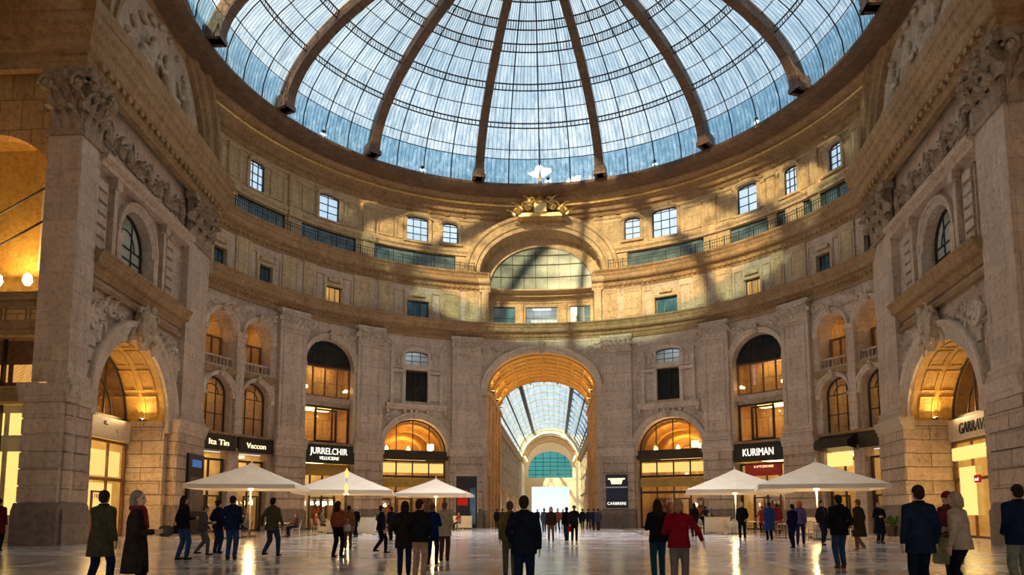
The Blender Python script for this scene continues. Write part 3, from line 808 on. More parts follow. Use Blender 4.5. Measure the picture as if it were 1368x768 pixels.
# front half of the drum behind the viewer, closing the rotunda
x = MB(ring(1), .9); x.wall(deg(114), deg(246), 23.6, 28.2, [])
w = x.build('wall_front', 'ochre'); tag(w, 'upper rotunda wall over the near archway', 'wall', None, 'structure')
x = MB(lambda a, d, z: (a, d, z), 6)  # unseen wall and slabs, added so sun enters only through the dome
x.box(-36, 36, -21.2, -20.6, 16.8, 25.2)
x.box(-36, -19.8, -20.6, -8.0, 24.6, 25.2); x.box(19.8, 36, -20.6, -7.0, 24.6, 25.2); x.box(-19.8, 19.8, -21.2, -17.5, 24.6, 25.2)
o = x.build('ceiling_sun_block', 'ochre'); tag(o, 'unseen upper structure over the near arm, added to block low sun', 'ceiling', None, 'structure')
gl = empty('ceiling_diffuser', (0, -34, 16.8)); tag(gl, 'unseen frosted glass roof over the viewer, added to soften and spread daylight', 'glass roof', None, 'structure')  # unseen roof, added as a soft diffuse source above the viewer
for k in range(9):
    x = MB(lambda a, d, z: (a, d, z)); x.box(-36 + 8 * k + .1, -28 + 8 * k - .1, -15, 13.4, 0, .04, step=99); x.build('glass_panel', 'frosted', gl)
    x = MB(lambda a, d, z: (a, d, z)); x.box(-36 + 8 * k - .12, -36 + 8 * k + .12, -15, 13.4, -.3, .2, step=99); x.build('diffuser_beam', 'iron', gl)
x = MB(lambda a, d, z: (a, d, z), 6)
x.box(-36, 36, -49.6, -49, 4.2, 17.0); x.box(-36, -35.4, -49, -8, 0, 25); x.box(35.4, 36, -49, -7, 0, 25)  # unseen walls, added to keep low sun off the foreground
o = x.build('wall_near', 'ochre'); tag(o, 'unseen walls around and behind the viewer, added to block low sun', 'wall', None, 'structure')  # unseen walls added as a sun block
# ring below the dome
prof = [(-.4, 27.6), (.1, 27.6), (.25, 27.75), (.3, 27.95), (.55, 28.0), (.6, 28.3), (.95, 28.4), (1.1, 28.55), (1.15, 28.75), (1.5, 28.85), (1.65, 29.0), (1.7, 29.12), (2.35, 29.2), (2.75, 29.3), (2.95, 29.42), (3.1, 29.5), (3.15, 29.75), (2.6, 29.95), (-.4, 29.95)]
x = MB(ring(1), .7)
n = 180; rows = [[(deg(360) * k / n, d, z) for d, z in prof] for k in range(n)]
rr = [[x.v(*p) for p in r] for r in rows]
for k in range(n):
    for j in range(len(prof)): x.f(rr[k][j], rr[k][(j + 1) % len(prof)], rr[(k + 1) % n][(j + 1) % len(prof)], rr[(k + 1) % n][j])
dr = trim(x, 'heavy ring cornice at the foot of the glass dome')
x = MB(ring(1)); dentils(x, deg(-118), deg(118), .3, .3, 28.02, 28.3, .2, .2); x.build('dentil_course', 'cornice', dr)
x = MB(ring(1), .7); x.run([(1.78, 29.06), (2.35, 29.14), (2.78, 29.24), (3.0, 29.36), (3.15, 29.46), (3.2, 29.5), (3.2, 29.72), (3.1, 29.72), (3.1, 29.5), (1.8, 29.16)], deg(-120), deg(120)); x.build('soffit_band', 'rib', dr)
x = MB(ring(1), .7); x.run([(1.12, 28.5), (1.22, 28.5), (1.26, 28.62), (1.22, 28.72), (1.12, 28.72)], deg(-118), deg(118)); x.build('gilt_moulding', 'gold', dr)
x = MB(ring(1))
for k in range(60):
    a_ = deg(-118 + 236 * (k + .5) / 60); x.leaf(a_, .3, 27.6, .35, .42, .2)
x.build('leaf_moulding', 'cornice', dr)
x = MB(ring(1), .5); x.wall(-deg(15.2), deg(15.2), 21.2, 28.2, [op(0, 5.5, 21.2, 22.45, 4.35, depth=1.6)]); x.build('arch_wall', 'ochre', wa)
# ------------------------------------------------------------------ flat giant-order walls left and right

for side in (-1, 1):
    F = flat(side); sd = SIDE[side]
    ac, ar, zs = (-3.7, 3.9, 6.55) if side < 0 else (-3.3, 4.35, 6.5)
    br = 3.75 if side < 0 else 3.6
    arch = op(ac, ar, 0, zs, br, depth=2.5)
    wc_ = -4.5 if side < 0 else -4.2
    wn = op(wc_, 1.75, 13.4, 15.2, 1.75, depth=.65)
    N0, N1 = (-10.6, -9.05) if side < 0 else (-12.0, -9.5)
    mb = MB(F, .7)
    mb.wall(N0, 4.9, 0, 31.5, [arch, wn])
    w = mb.build('wall_%s' % sd, 'stone'); tag(w, 'tall flat %s wall of the rotunda with giant pilasters, an arch and an arched window' % sd, 'wall', None, 'structure')
    # piers and pilasters
    for i, (a0, a1) in enumerate(((N0, N1), (1.3, 4.6))):
        p = MB(F); p.box(a0, a1, 0, .45, 6.9, 18.0); p.run([(0, 6.75), (.68, 6.75), (.68, 6.95), (.56, 7.1), (.6, 7.25), (.47, 7.4), (0, 7.4)], a0 - .12, a1 + .12)
        p.build('pilaster', 'stone', w)
        q0, q1 = (a0 - .1, a1 + .25) if i == 0 else (a0 - .7, a1 + .15)
        r = MB(F); rustic_pier(r, q0, q1, 1.75, 6.0, 0, .62, 6, .05); r.build('rusticated_pier', 'rustic', w)
        b = MB(F); b.run([(0, 0), (.8, 0), (.8, 1.4), (.72, 1.5), (.7, 1.62), (.62, 1.75), (0, 1.75)], q0 - .1, q1 + .1); b.build('plinth', 'plinth', w)
        im = MB(F); im.run([(0, 6.0), (.64, 6.0), (.66, 6.2), (.74, 6.3), (.8, 6.5), (.86, 6.75), (0, 6.75)], q0 - .1, q1 + .1); im.build('impost', 'pale', w)
        c = MB(F, .5); capital(c, a0, a1, 17.95, 20.95, .45, 3, True); c.build('capital', 'carved_dark', w)
    # arch
    m = MB(F, .4); archivolt(m, ac, zs, ar, br, 1.0, 0, .32)
    for sx in (-1, 1): m.box(ac + sx * (ar + .5) - .5, ac + sx * (ar + .5) + .5, 0, .2, 5.9, zs)
    m.build('archivolt', 'pale', w)
    # vault of the niche
    v = MB(F, .4); v.soffit(ac, zs, ar - .03, br - .03, -.03, -2.5)
    for j in range(7):
        t0 = pi * (j + .12) / 7; t1 = pi * (j + .88) / 7
        for dd in (-.45, -1.5):
            for rr_, ww in ((0, .1),):
                v.arch([(0, dd), (-.09, dd), (-.09, dd - .12), (0, dd - .12)], ac, zs, ar, br, t0, t1)
                v.arch([(0, dd - .7), (-.09, dd - .7), (-.09, dd - .82), (0, dd - .82)], ac, zs, ar, br, t0, t1)
        for t in (t0, t1):
            x0, z0 = ac - ar * cos(t) * .985, zs + br * sin(t) * .985
            for dd in (-.45, -1.5): v.tube([(x0, dd, z0), (x0, dd - .82, z0)], .06, 4)
    v.build('vault_lining', 'orange', w)
    j_ = MB(F); 
    for sx in (-1, 1):
        j_.run([(-2.45, 6.1), (-.1, 6.1), (-.1, 6.55), (-2.45, 6.55)], ac + sx * ar - .12, ac + sx * ar + .12)
        for k in range(7): j_.bev(ac + sx * (ar + .05) - .1, ac + sx * (ar + .05) + .1, -2.4, 0, 1.75 + k * .62 + .02, 1.75 + (k + 1) * .62 - .02)
    j_.build('jamb_stone', 'rustic', w)
    # cartouche and spandrel carving
    k = MB(F, .3); zc = zs + br
    sh = []
    for zz, ww, dd in ((zc - .5, .12, .5), (zc - .1, .45, .62), (zc + .5, .72, .78), (zc + 1.1, .78, .85), (zc + 1.5, .6, .8), (zc + 1.75, .25, .7)):
        sh.append([(ac - ww, .2, zz), (ac - ww, dd - .15, zz), (ac - ww * .5, dd, zz), (ac + ww * .5, dd, zz), (ac + ww, dd - .15, zz), (ac + ww, .2, zz)])
    k.grid(sh, closed=True); k.f(*range(0, 6)); k.f(*range(30, 36))
    for sx in (-1, 1):
        pts = [(ac + sx * (.75 + .32 * cos(t * .9) * (1 - t / 9)), .62, zc + 1.35 + .35 * sin(t * .9) * (1 - t / 9)) for t in range(9)]
        k.tube(pts, .09, 6)
        pts = [(ac + sx * (.6 + .26 * cos(-t * .9) * (1 - t / 9)), .6, zc + .1 + .3 * sin(-t * .9) * (1 - t / 9)) for t in range(9)]
        k.tube(pts, .08, 6)
        k.leaf(ac + sx * .3, .62, zc + 1.5, .5, .6, .2, sx * .3)
        k.tube([(ac + sx * .8, .4, zc + .9), (ac + sx * 1.2, .3, zc + .2), (ac + sx * 1.3, .25, zc - .5)], [.12, .1, .04], 6)
    k.ball((ac, .82, zc + .75), (.32, .16, .42)); k.ball((ac, .85, zc + 1.65), (.22, .18, .22))
    k.build('cartouche', 'carved', w)
    s_ = MB(F, .4)
    for sx in (-1, 1): scrolls(s_, ac + sx * 1.5, zs + br + .15, 2.6, 1.5, 0, sx, 50 + sx + side); scrolls(s_, ac + sx * 3.9, zs + 2.6, .9, 2.6, 0, sx, 60 + sx)
    for sx in (-1, 1):
        for r_ in range(5): s_.bev(ac + sx * 4.55 - .32, ac + sx * 4.55 + .32, 0, .14, 7.6 + r_ * .72, 8.2 + r_ * .72)
    s_.build('spandrel_carving', 'pale', w)
    # middle cornice
    m = MB(F, .5); m.run(cyma(.1, .8, 12.35, 13.35), N1, 1.3); m.run([(0, 11.75), (.22, 11.8), (.26, 12.0), (0, 12.0)], N1, 1.3)
    m.build('middle_cornice', 'cornice', w)
    # window with surround, quoin strips and lintel
    q = MB(F, .4); archivolt(q, wn['c'], wn['zs'], 1.75, 1.75, .5, 0, .22)
    for sx in (-1, 1):
        q.box(wn['c'] + sx * 2.0 - .25, wn['c'] + sx * 2.0 + .25, 0, .24, 13.35, wn['zs'])
        q.box(wn['c'] + sx * 2.75 - .17, wn['c'] + sx * 2.75 + .17, 0, .34, 13.35, 17.3)
        q.bev(wn['c'] + sx * 2.75 - .26, wn['c'] + sx * 2.75 + .26, 0, .5, 17.0, 17.5)
        framed(q, wn['c'] + sx * 3.75 - .62, wn['c'] + sx * 3.75 + .62, 13.5, 17.2, 0, .08, .12)
        for r_ in range(6): q.bev(wn['c'] + sx * 3.75 - .42, wn['c'] + sx * 3.75 + .42, 0, .2, 13.7 + r_ * .58, 14.14 + r_ * .58)
    q.run([(0, 17.5), (.5, 17.5), (.56, 17.65), (.8, 17.8), (.86, 18.0), (0, 18.0)], N1, 1.3)
    q.build('window_surround', 'stone', w)
    # frieze of brackets and rosettes
    fz = MB(F, .4)
    for r_ in range(9):
        a_ = -7.9 + r_ * 1.08
        if r_ % 2 == 0:
            fz.ball((a_, .15, 19.4), (.3, .2, .42)); fz.tube([(a_ - .4, .1, 19.9), (a_, .22, 20.2), (a_ + .4, .1, 19.9)], .07, 5)
            fz.tube([(a_ - .35, .12, 19.0), (a_, .25, 18.75), (a_ + .35, .12, 19.0)], .07, 5)
            for q_ in range(5): fz.ball((a_ + .33 * cos(q_ * 1.256), .16, 19.45 + .4 * sin(q_ * 1.256)), .12, 6, 5)
        else: scrolls(fz, a_ - .45, 18.8, .9, 1.4, 0, 1, r_ + 80)
    fz.build('carved_frieze', 'carved_dark', w)
    # main entablature, wrapped round the end of the pier
    en = MB(F, .6)
    yf = -10.6 if side < 0 else -10.7
    PK = .66
    prof = [(0, 20.95), (.55, 20.95), (.6, 21.15), (.7, 21.2), (.72, 21.5), (1.1, 21.6), (1.2, 21.75), (1.25, 22.05), (1.45, 22.15), (1.55, 22.45), (1.75, 22.6), (1.8, 22.95), (1.9, 23.0), (2.0, 23.3), (2.02, 23.5), (0, 23.5)]
    rows = []
    c0 = Vector(F(N0, .3, 0)); fE = Vector(F(5.6, .3, 0))
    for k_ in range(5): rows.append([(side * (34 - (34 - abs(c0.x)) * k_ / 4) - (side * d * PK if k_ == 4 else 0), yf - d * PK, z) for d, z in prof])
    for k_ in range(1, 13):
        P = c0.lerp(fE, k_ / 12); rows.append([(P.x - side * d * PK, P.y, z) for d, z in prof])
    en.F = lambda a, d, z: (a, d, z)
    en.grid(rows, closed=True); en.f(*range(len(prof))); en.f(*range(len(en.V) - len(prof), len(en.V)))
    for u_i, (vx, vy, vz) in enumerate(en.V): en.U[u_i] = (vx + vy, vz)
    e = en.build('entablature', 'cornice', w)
    en = MB(F); dentils(en, N0 + .2, 4.9, .75, .22, 21.3, 21.55, .3, .3); en.build('modillion', 'cornice', w)
    # lunette above it with carved relief
    lu = MB(F, .5)
    lc, la, lb_ = -2.6, 5.9, 6.3
    lu.arch([(-.05, 0), (-.05, .35), (.18, .4), (.25, .62), (.55, .68), (.6, .55), (1.1, .6), (1.2, .9), (1.5, .95), (1.6, .7), (1.6, 0)], lc, 23.4, la, lb_)
    lu.build('lunette_arch', 'cornice', w)
    rl = MB(F, .5); rl.run([(0, 23.5), (.5, 23.5), (.5, 23.9), (0, 23.9)], lc - la, lc + la); rl.build('lunette_base', 'stone', w)
    bm = bmesh.new(); rnd = random.Random(3 + side)
    def cp(p, q, r0, r1): round_cone(bm, F(*p), F(*q), r0, r1)
    for fx, sx in ((lc - 2.4, 1), (lc + .4, -1), (lc + 2.9, -1)):
        h0 = 24.2
        cp((fx, .25, h0 + .9), (fx + sx * .5, .35, h0 + 2.1), .42, .34)          # torso
        cp((fx + sx * .55, .35, h0 + 2.2), (fx + sx * .6, .38, h0 + 2.65), .16, .25)  # neck and head
        cp((fx, .25, h0 + .8), (fx - sx * .9, .4, h0 + 1.0), .3, .22); cp((fx - sx * .9, .4, h0 + 1.0), (fx - sx * 1.6, .2, h0 + .35), .2, .12)
        cp((fx + sx * .3, .3, h0 + 2.0), (fx + sx * 1.1, .4, h0 + 1.6), .18, .12); cp((fx + sx * 1.1, .4, h0 + 1.6), (fx + sx * 1.5, .3, h0 + 2.3), .12, .09)
        cp((fx, .2, h0 + .5), (fx - sx * .2, .2, h0 + 1.8), .34, .2)
        for q_ in range(5): cp((fx + rnd.uniform(-.8, .8), .12, h0 + rnd.uniform(0, 1.2)), (fx + rnd.uniform(-1, 1), .12, h0 + rnd.uniform(.2, 2.4)), .16, .1)
    for q_ in range(12):
        t = pi * (q_ + .5) / 12; a_ = lc - 4.6 * cos(t); z_ = 24 + 4.6 * sin(t)
        cp((a_, .1, z_), (a_ + rnd.uniform(-.5, .5), .15, z_ + rnd.uniform(-.4, .4)), .22, .14)
    o = link('relief_carving', voxel_mesh('relief_carving', bm, .07, 'carved', 2), w)
    # window frame and panes, room behind
    win('tall arched window with dark frame high in the flat %s wall' % sd, F, dict(wn), -.55, 3, 3, pane='glass', frame='iron', fw=.13, arcmull=True)
    room(F, wn['c'] - 2.4, wn['c'] + 2.4, 13.2, 17.6, -.68, 3, 'cream', True, 'sky_panel', label='pale room seen through the arched window of the %s wall' % sd, lw=.35)
    # front face of the pier (towards the viewer) with its capital, and the side wing
    Fp = (lambda s_: (lambda a, d, z: (s_ * a, (-10.6 if s_ < 0 else -10.7) - d, z)))(side)
    x0, x1 = 20.05, 20.95
    p = MB(Fp); p.box(x0 - .4, x1 + .2, 0, .05, 6.9, 21.0); rustic_pier(p, x0 - .55, x1 + .3, 1.75, 6.0, -.6, .3, 6, .05)
    p.run([(-.5, 6.0), (.35, 6.0), (.4, 6.25), (.5, 6.5), (.58, 6.75), (-.5, 6.75)], x0 - .75, x1 + .45); p.build('pier_end', 'stone', w)
    p = MB(Fp); p.run([(-.6, 0), (.45, 0), (.45, 1.4), (.3, 1.75), (-.6, 1.75)], x0 - .7, x1 + .4); p.build('plinth', 'plinth', w)
    p = MB(Fp, .5); capital(p, x0 - .4, x1 + .2, 17.95, 20.95, .05, 3, True); p.build('capital', 'carved_dark', w)
    # wing wall beyond the pier
    y0 = 1.6
    Fw = (lambda s_: (lambda a, d, z: (s_ * a, -8.6 + (0 if s_ < 0 else 1.3) - d, z)))(side)
    wg = MB(Fw, .8)
    o1 = op(25.6, 3.6, 0, 6.3, 0, depth=.4); o2 = op(25.6, 3.6, 7.1, 9.4, 0, depth=.4); o3_ = op(25.6, 3.7, 11.5, 15.6, 3.7, depth=.6)
    wg.wall(21.4, 34, 0, 31.5, [o1, o2, o3_]); ww = wg.build('wall_wing_%s' % sd, 'warmwall'); tag(ww, 'three-storey arcade wing glimpsed past the %s giant pier' % sd, 'wall', None, 'structure')
    wb_ = MB(Fw); wb_.run(cyma(0, .4, 9.5, 10.1), 21.4, 33); wb_.run(cyma(0, .5, 10.8, 11.4), 21.4, 33); wb_.run([(0, 6.35), (.3, 6.35), (.3, 7.0), (0, 7.0)], 21.4, 33)
    for k_ in range(8): framed(wb_, 22.0 + k_ * 1.2, 23.05 + k_ * 1.2, 10.15, 10.75, 0, .05, .06)
    wb_.build('band_course', 'cornice', ww)
    room(Fw, 21.6, 32, 0, 6.3, -.4, 1.6, 'creamwall', True, 'lamp_soft', label='bright ground floor shop past the %s giant pier' % sd)
    room(Fw, 21.6, 32, 7.0, 9.4, -.4, 1.6, 'warmwall', True, 'lamp_soft', label='first floor showroom past the %s giant pier' % sd)
    room(Fw, 21.6, 32, 11.45, 19.6, -.6, 1.5, 'orange', False, label='orange vaulted loggia past the %s giant pier' % sd)
    for z0_, z1_, ml in ((4.9, 6.0, 'panel_lit'), (1.2, 4.2, 'panel_lit'), (7.4, 8.3, 'light_amber')):
        for k_ in range(3):
            b_ = MB(Fw); b_.bev(22.1 + 2.45 * k_, 24.3 + 2.45 * k_, -.9, -.8, z0_, z1_); b_.build('lit_panel', ml, ww)
    for k_ in range(4):
        b_ = MB(Fw); b_.bev(22.0 + 2.4 * k_, 22.12 + 2.4 * k_, -.5, -.3, 0, 6.3); b_.bev(22.0 + 2.4 * k_, 22.12 + 2.4 * k_, -.5, -.3, 7.1, 9.4); b_.build('mullion', 'bronze', ww)
    area('wing_light', Fw(25, -.9, 13), Fw(25, -1.0, 18), 1.5, 160, (1, .6, .22))
    for k_ in range(5):
        lm_ = MB(Fw); lm_.lathe((22.6 + k_ * 1.5, -1.0, 12.2), [(.02, .6), (.16, .5), (.22, .2), (.12, 0)], 10)
        o = lm_.build('globe_lamp', 'lamp'); tag(o, 'small glowing globe lamp in the upper loggia past the %s giant pier' % sd, 'lamp', 'globe lamps in the %s wing loggia' % sd)
    for k_ in range(2):
        t_ = MB(Fw); t_.tube([(21.3, .6, 16.8 - 1.6 * k_), (26, -.2, 14.9 - 1.6 * k_)], .05, 5)
        o = t_.build('tie_rod', 'iron'); tag(o, 'thin dark %s tie rod crossing the wing past the %s giant pier' % (('upper', 'lower')[k_], sd), 'tie rod')
# ------------------------------------------------------------------ dome
DR, DH, DZ = 19.7, 8.8, 29.72
dome = empty('ceiling', (0, 0, 0)); tag(dome, 'great round glass and iron dome over the rotunda', 'dome', None, 'structure')
RIBS = [-161, -138, -114, -90.5, -67.8, -43.6, -15.8, 15.5, 42.6, 68, 92, 115, 138, 161]
def dp(th, ph, off=0.0):
    t = radians(th); r = (DR + off) * cos(ph)
    return (r * sin(t), r * cos(t), DZ + (DH + off) * sin(ph))
def view_y(P):
    cy_, f_, p_ = 683 - 941.4 * math.tan(.105), 941.4, .105
    d = Vector(P) - Vector((1.14, -39, 1.4)); fh = d.x * -sin(.061) + d.y * cos(.061)
    return cy_ - f_ * (-fh * sin(p_) + d.z * cos(p_)) / (fh * cos(p_) + d.z * sin(p_))
def phi_at(v):
    return min((abs(view_y(dp(0, p)) - v), p) for p in [k * .0025 for k in range(1, 560)])[1]
PH = {v: phi_at(v) for v in (213, 201, 165, 145, 112, 88, 58, 27)}
PTOP = 1.50
hoops = [(PH[213], 0), (PH[201], 0), (PH[165], 1), (PH[145], 0), (PH[112], 1), (PH[88], 0), (PH[58], 1), (PH[27], 1)]
p_ = PH[27]
while p_ + .13 < 1.40: p_ += .13; hoops.append((p_, 1))
phs = [PTOP * k / 26 for k in range(27)]
for i, th in enumerate(RIBS):
    nx = RIBS[(i + 1) % len(RIBS)]; span = (nx - th) % 360
    # rib: tapering riveted box girder
    rb = MB()
    rows = []
    for p in phs:
        wd = .44 + .2 * (1 - p / PTOP); dpth = .9
        if p < .05: wd += .14
        a = degrees_ = math.degrees(1.0)
        t = radians(th); T = Vector((cos(t), -sin(t), 0))
        I = Vector(dp(th, p, -dpth)); O = Vector(dp(th, p, .12)); Mi = Vector(dp(th, p, -dpth + .12)); 
        rows.append([tuple(I - T * wd * .62), tuple(I + T * wd * .62), tuple(Mi + T * wd * .62), tuple(Mi + T * wd * .34), tuple(O + T * wd * .34), tuple(O - T * wd * .34), tuple(Mi - T * wd * .34), tuple(Mi - T * wd * .62)])
    rb.grid(rows, closed=True); rb.f(*range(8)); n_ = len(rb.V); rb.f(*range(n_ - 8, n_))
    rib = rb.build('rib', 'rib', dome)
    ft = MB()
    t = radians(th); T = Vector((cos(t), -sin(t), 0)); O_ = Vector((sin(t), cos(t), 0))
    def bx(w, r0, r1, z0, z1):
        k = len(ft.V)
        for z in (z0, z1):
            for sx, rr_ in ((-1, r0), (1, r0), (1, r1), (-1, r1)): ft.v(*(T * (sx * w / 2) + O_ * rr_ + Vector((0, 0, z))))
        for f_ in ((0, 1, 2, 3), (7, 6, 5, 4), (0, 1, 5, 4), (1, 2, 6, 5), (2, 3, 7, 6), (3, 0, 4, 7)): ft.f(*[k + q for q in f_])
    bx(1.05, 18.75, 19.9, 29.72, 30.05); bx(.9, 18.9, 19.9, 30.05, 30.5); bx(.7, 19.0, 19.9, 30.5, 30.75)
    ft.build('rib_foot', 'rib', rib)
    if span > 60: continue
    nb = 16
    ths = [th + span * k / 12 for k in range(13)]
    for (pa, pb_, mt) in ((.0, PH[213], 'low_glass'), (PH[213], PTOP, 'dome_glass')):
        g = MB(); m_ = 4 if mt == 'low_glass' else nb
        rws = []
        for k in range(m_ + 1):
            p = pa + (pb_ - pa) * k / m_
            for_u = []
            rws.append([dp(q, p) for q in ths])
        idx = g.grid(rws)
        for k in range(m_ + 1):
            for j in range(13): g.U[idx[k][j]] = (radians(ths[j]) * DR * 1.0, (pa + (pb_ - pa) * k / m_) * DR)
        g.build('glass_panel', mt, dome)
    mu = MB()
    nm = 28
    for k in range(1, nm):
        q = th + span * k / nm; main = k % 7 == 0
        r_ = .05 if main else .013
        top = PTOP * (.98 if main else .80)
        pts = [dp(q, top * j / 14, -.03 if not main else -.08) for j in range(15)]
        mu.tube(pts, r_, 4)
    mu.build('glazing_bar', 'iron', dome)
    hp = MB()
    for p, dbl in hoops:
        a_ = [dp(th + span * k / 14, p, -.12) for k in range(15)]; hp.tube(a_, .065 if dbl else .04, 4)
        if dbl:
            p2 = p - .034; b_ = [dp(th + span * k / 14, p2, -.42) for k in range(15)]; hp.tube(b_, .06, 4)
            for k in range(14):
                hp.tube([a_[k], b_[k]], .03, 3); hp.tube([(Vector(a_[k]) + Vector(a_[k + 1])) / 2, (Vector(b_[k]) + Vector(b_[k + 1])) / 2], .02, 3)
    hp.build('hoop_truss', 'iron', dome)
lt = MB(); lt.lathe((0, 0, DZ + DH - .1), [(2.0, -.5), (2.2, -.3), (2.2, .2), (1.9, 1.4), (.2, 2.4)], 24); lt.build('crown_lantern', 'rib', dome)
# ------------------------------------------------------------------ crest with finial above the gold arch
cr = empty('crest', (0, 21.75, 27.25)); tag(cr, 'gilded scrollwork crest with a glowing cross finial over the terrace arch', 'crest')
Fc = lambda a, d, z: (a, -d, z)
x = MB(lambda a, d, z: (a, -d - .7, z + .15))
x.box(-1.9, 1.9, -1.0, .25, -.1, .2); x.bev(-.55, .55, -.3, .5, .2, 1.0)
x.lathe((0, .1, .95), [(.55, 0), (.62, .2), (.4, .55), (.2, .8), (.28, 1.0), (.1, 1.15)], 14)
for sx in (-1, 1):
    for (cx_, cz, rr_) in ((1.15, .75, .55), (.75, 1.35, .32), (1.95, .35, .4)):
        x.tube([(sx * (cx_ + rr_ * cos(t * .5) * (1 - t / 18)), .3, cz + rr_ * sin(t * .5) * (1 - t / 18)) for t in range(15)], .1, 6)
    x.leaf(sx * .9, .25, 1.0, .5, .9, .3, sx * .5); x.leaf(sx * 1.7, .25, .4, .5, .9, .3, sx * .7); x.leaf(sx * 2.3, .2, .0, .4, .6, .3, sx * .6)
    x.ball((sx * 1.95, .35, .35), .3); x.ball((sx * 1.15, .4, .75), .25)
x.build('scrollwork', 'gold', cr)
x = MB(Fc); x.tube([(0, 2.35, 2.5), (0, 2.35, 3.4), (0, 2.35, 6.4)], [.18, .12, .03], 8); 
x.build('finial_spike', 'white_metal', cr)
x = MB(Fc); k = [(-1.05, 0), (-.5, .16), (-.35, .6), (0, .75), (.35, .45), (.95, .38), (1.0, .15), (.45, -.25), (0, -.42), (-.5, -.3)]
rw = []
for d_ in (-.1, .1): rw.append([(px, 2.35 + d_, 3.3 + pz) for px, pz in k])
x.grid(rw, closed=True); x.f(*range(10)); x.f(*range(10, 20)); x.build('cross_glint', 'letters_white', cr)  # emissive cross stands in for a bright reflection; it is no lamp
# ------------------------------------------------------------------ gallery street beyond the portal
GW = 7.0
for side in (-1, 1):
    Fg = (lambda s_: (lambda a, d, z: (s_ * (GW - d), a, z)))(side)
    mb = MB(Fg, 2.0); ops = []; B = 5.0; nb = 16
    for k in range(nb):
        c = 39.8 + B * k + 2.0
        ops += [op(c, 1.5, 0, 3.6, 0, depth=.5), op(c, 1.1, 5.2, 7.3, .0, depth=.3), op(c, .9, 8.7, 10.6, .0, depth=.3)]
    mb.wall(36.9, 122, 0, 13.4, ops)
    w = mb.build('wall_gallery_%s' % SIDE[side], 'ochre' ); tag(w, 'long facade of the glazed shopping street beyond the portal, %s side' % SIDE[side], 'wall', None, 'structure')
    g = MB(Fg, 3.0)
    for z0, z1, p in ((4.3, 4.9, .45), (7.9, 8.3, .35), (11.6, 13.3, .9)): g.run(cyma(0, p, z0, z1), 37, 122)
    g.build('cornice', 'cornice', w)
    for k in range(nb + 1):
        g = MB(Fg); a_ = 39.3 + B * k - .05; g.box(a_ - .35, a_ + .35, 0, .3, 0, 11.6); g.bev(a_ - .45, a_ + .45, 0, .42, 10.9, 11.6); g.bev(a_ - .4, a_ + .4, 0, .4, 0, 1.2); g.build('pilaster', 'stone', w)
    for i, o in enumerate(ops):
        g = MB(Fg); g.plate(o, -.32, -.28, .0)
        g.build('shop_window' if i % 3 == 0 else 'window_pane', ('panel_lit' if (i // 3) % 3 != 1 else 'lamp_soft') if i % 3 == 0 else ('dark_glass' if i % 2 else 'blue_glass'), w)
    for o in ops[1::3] + ops[2::3]:
        g = MB(Fg); framed(g, o['c'] - o['a'] - .2, o['c'] + o['a'] + .2, o['z0'] - .15, o['zs'] + .25, 0, .2, .15); g.build('window_surround', 'stone', w)
gv = empty('ceiling_gallery', (0, 37, 13.4)); tag(gv, 'glass barrel vault with dark iron ribs over the street beyond the portal', 'glass vault', None, 'structure')
Fv = lambda a, d, z: (a, d, z)
for q in (-74, -53, -32, 32, 53, 74):
    r = MB(Fv); big = abs(q) == 32; t = radians(q); X, Z = 6.8 * sin(t), 6.4 * cos(t)
    rr = .26 if big else .1
    r.grid([[(X - rr, y, Z - rr), (X + rr, y, Z - rr), (X + rr, y, Z + rr), (X - rr, y, Z + rr)] for y in (0, 26, 52, 79)], closed=True)
    r.build('vault_beam', 'iron', gv)
for k in range(13):
    y = 6.5 * k
    r = MB(Fv); r.arch([(0, y - .07), (0, y + .07), (-.2, y + .07), (-.2, y - .07)], 0, 0, 7.0, 6.6, 0, pi, 26); r.build('vault_rib', 'vault_iron', gv)
    if k < 12:
        g = MB(Fv); rows = []
        for q in range(23):
            t = pi * q / 22; rows.append([(-6.95 * cos(t), y, 6.55 * sin(t)), (-6.95 * cos(t), y + 6.5, 6.55 * sin(t))])
        idx = g.grid(rows)
        for q, rw_ in enumerate(idx): g.U[rw_[0]] = (y * .3, q * .9); g.U[rw_[1]] = (y * .3 + 2, q * .9)
        g.build('vault_glass', 'vault_glass', gv)
        b_ = MB(Fv)
        for q in range(1, 22, 1):
            t = pi * q / 22; b_.tube([(-6.9 * cos(t), y, 6.5 * sin(t)), (-6.9 * cos(t), y + 6.5, 6.5 * sin(t))], .025, 3)
        b_.build('glazing_bar', 'vault_iron', gv)
# far end: white and gold coffered arch, glazed lunette
fe = MB(Fv, .6)
fe.F = lambda a, d, z: (a, 116 + d, z)
fe.arch([(-.1, 0), (-.1, -.5), (-.5, -.6), (-.6, -.3), (-1.0, -.3), (-1.0, 0)], 0, 13.2, 7.1, 6.6)
fr = fe.build('trim_91', 'cream'); tag(fr, 'pale moulded arch where the far section of the glazed street begins', 'arch', None, 'structure')
x = MB(lambda a, d, z: (a, d, z)); 
x.grid([[(-(6.2) * cos(pi * q / 24), 116 + 2.2 * j, 12.2 + 6.3 * sin(pi * q / 24)) for q in range(25)] for j in range(9)])
o = x.build('ceiling_far', 'cream', fix=False); tag(o, 'pale gilded barrel ceiling at the far end of the street', 'ceiling', None, 'structure')
y_ = MB(lambda a, d, z: (a, d, z))
for j in range(5): y_.arch([(0, 116.5 + 4 * j), (0, 117.3 + 4 * j), (-.25, 117.3 + 4 * j), (-.25, 116.5 + 4 * j)], 0, 12.2, 6.15, 6.25, 0, pi, 20)
y_.build('vault_band', 'ochre', o)
lp = MB(lambda a, d, z: (a, d, z))
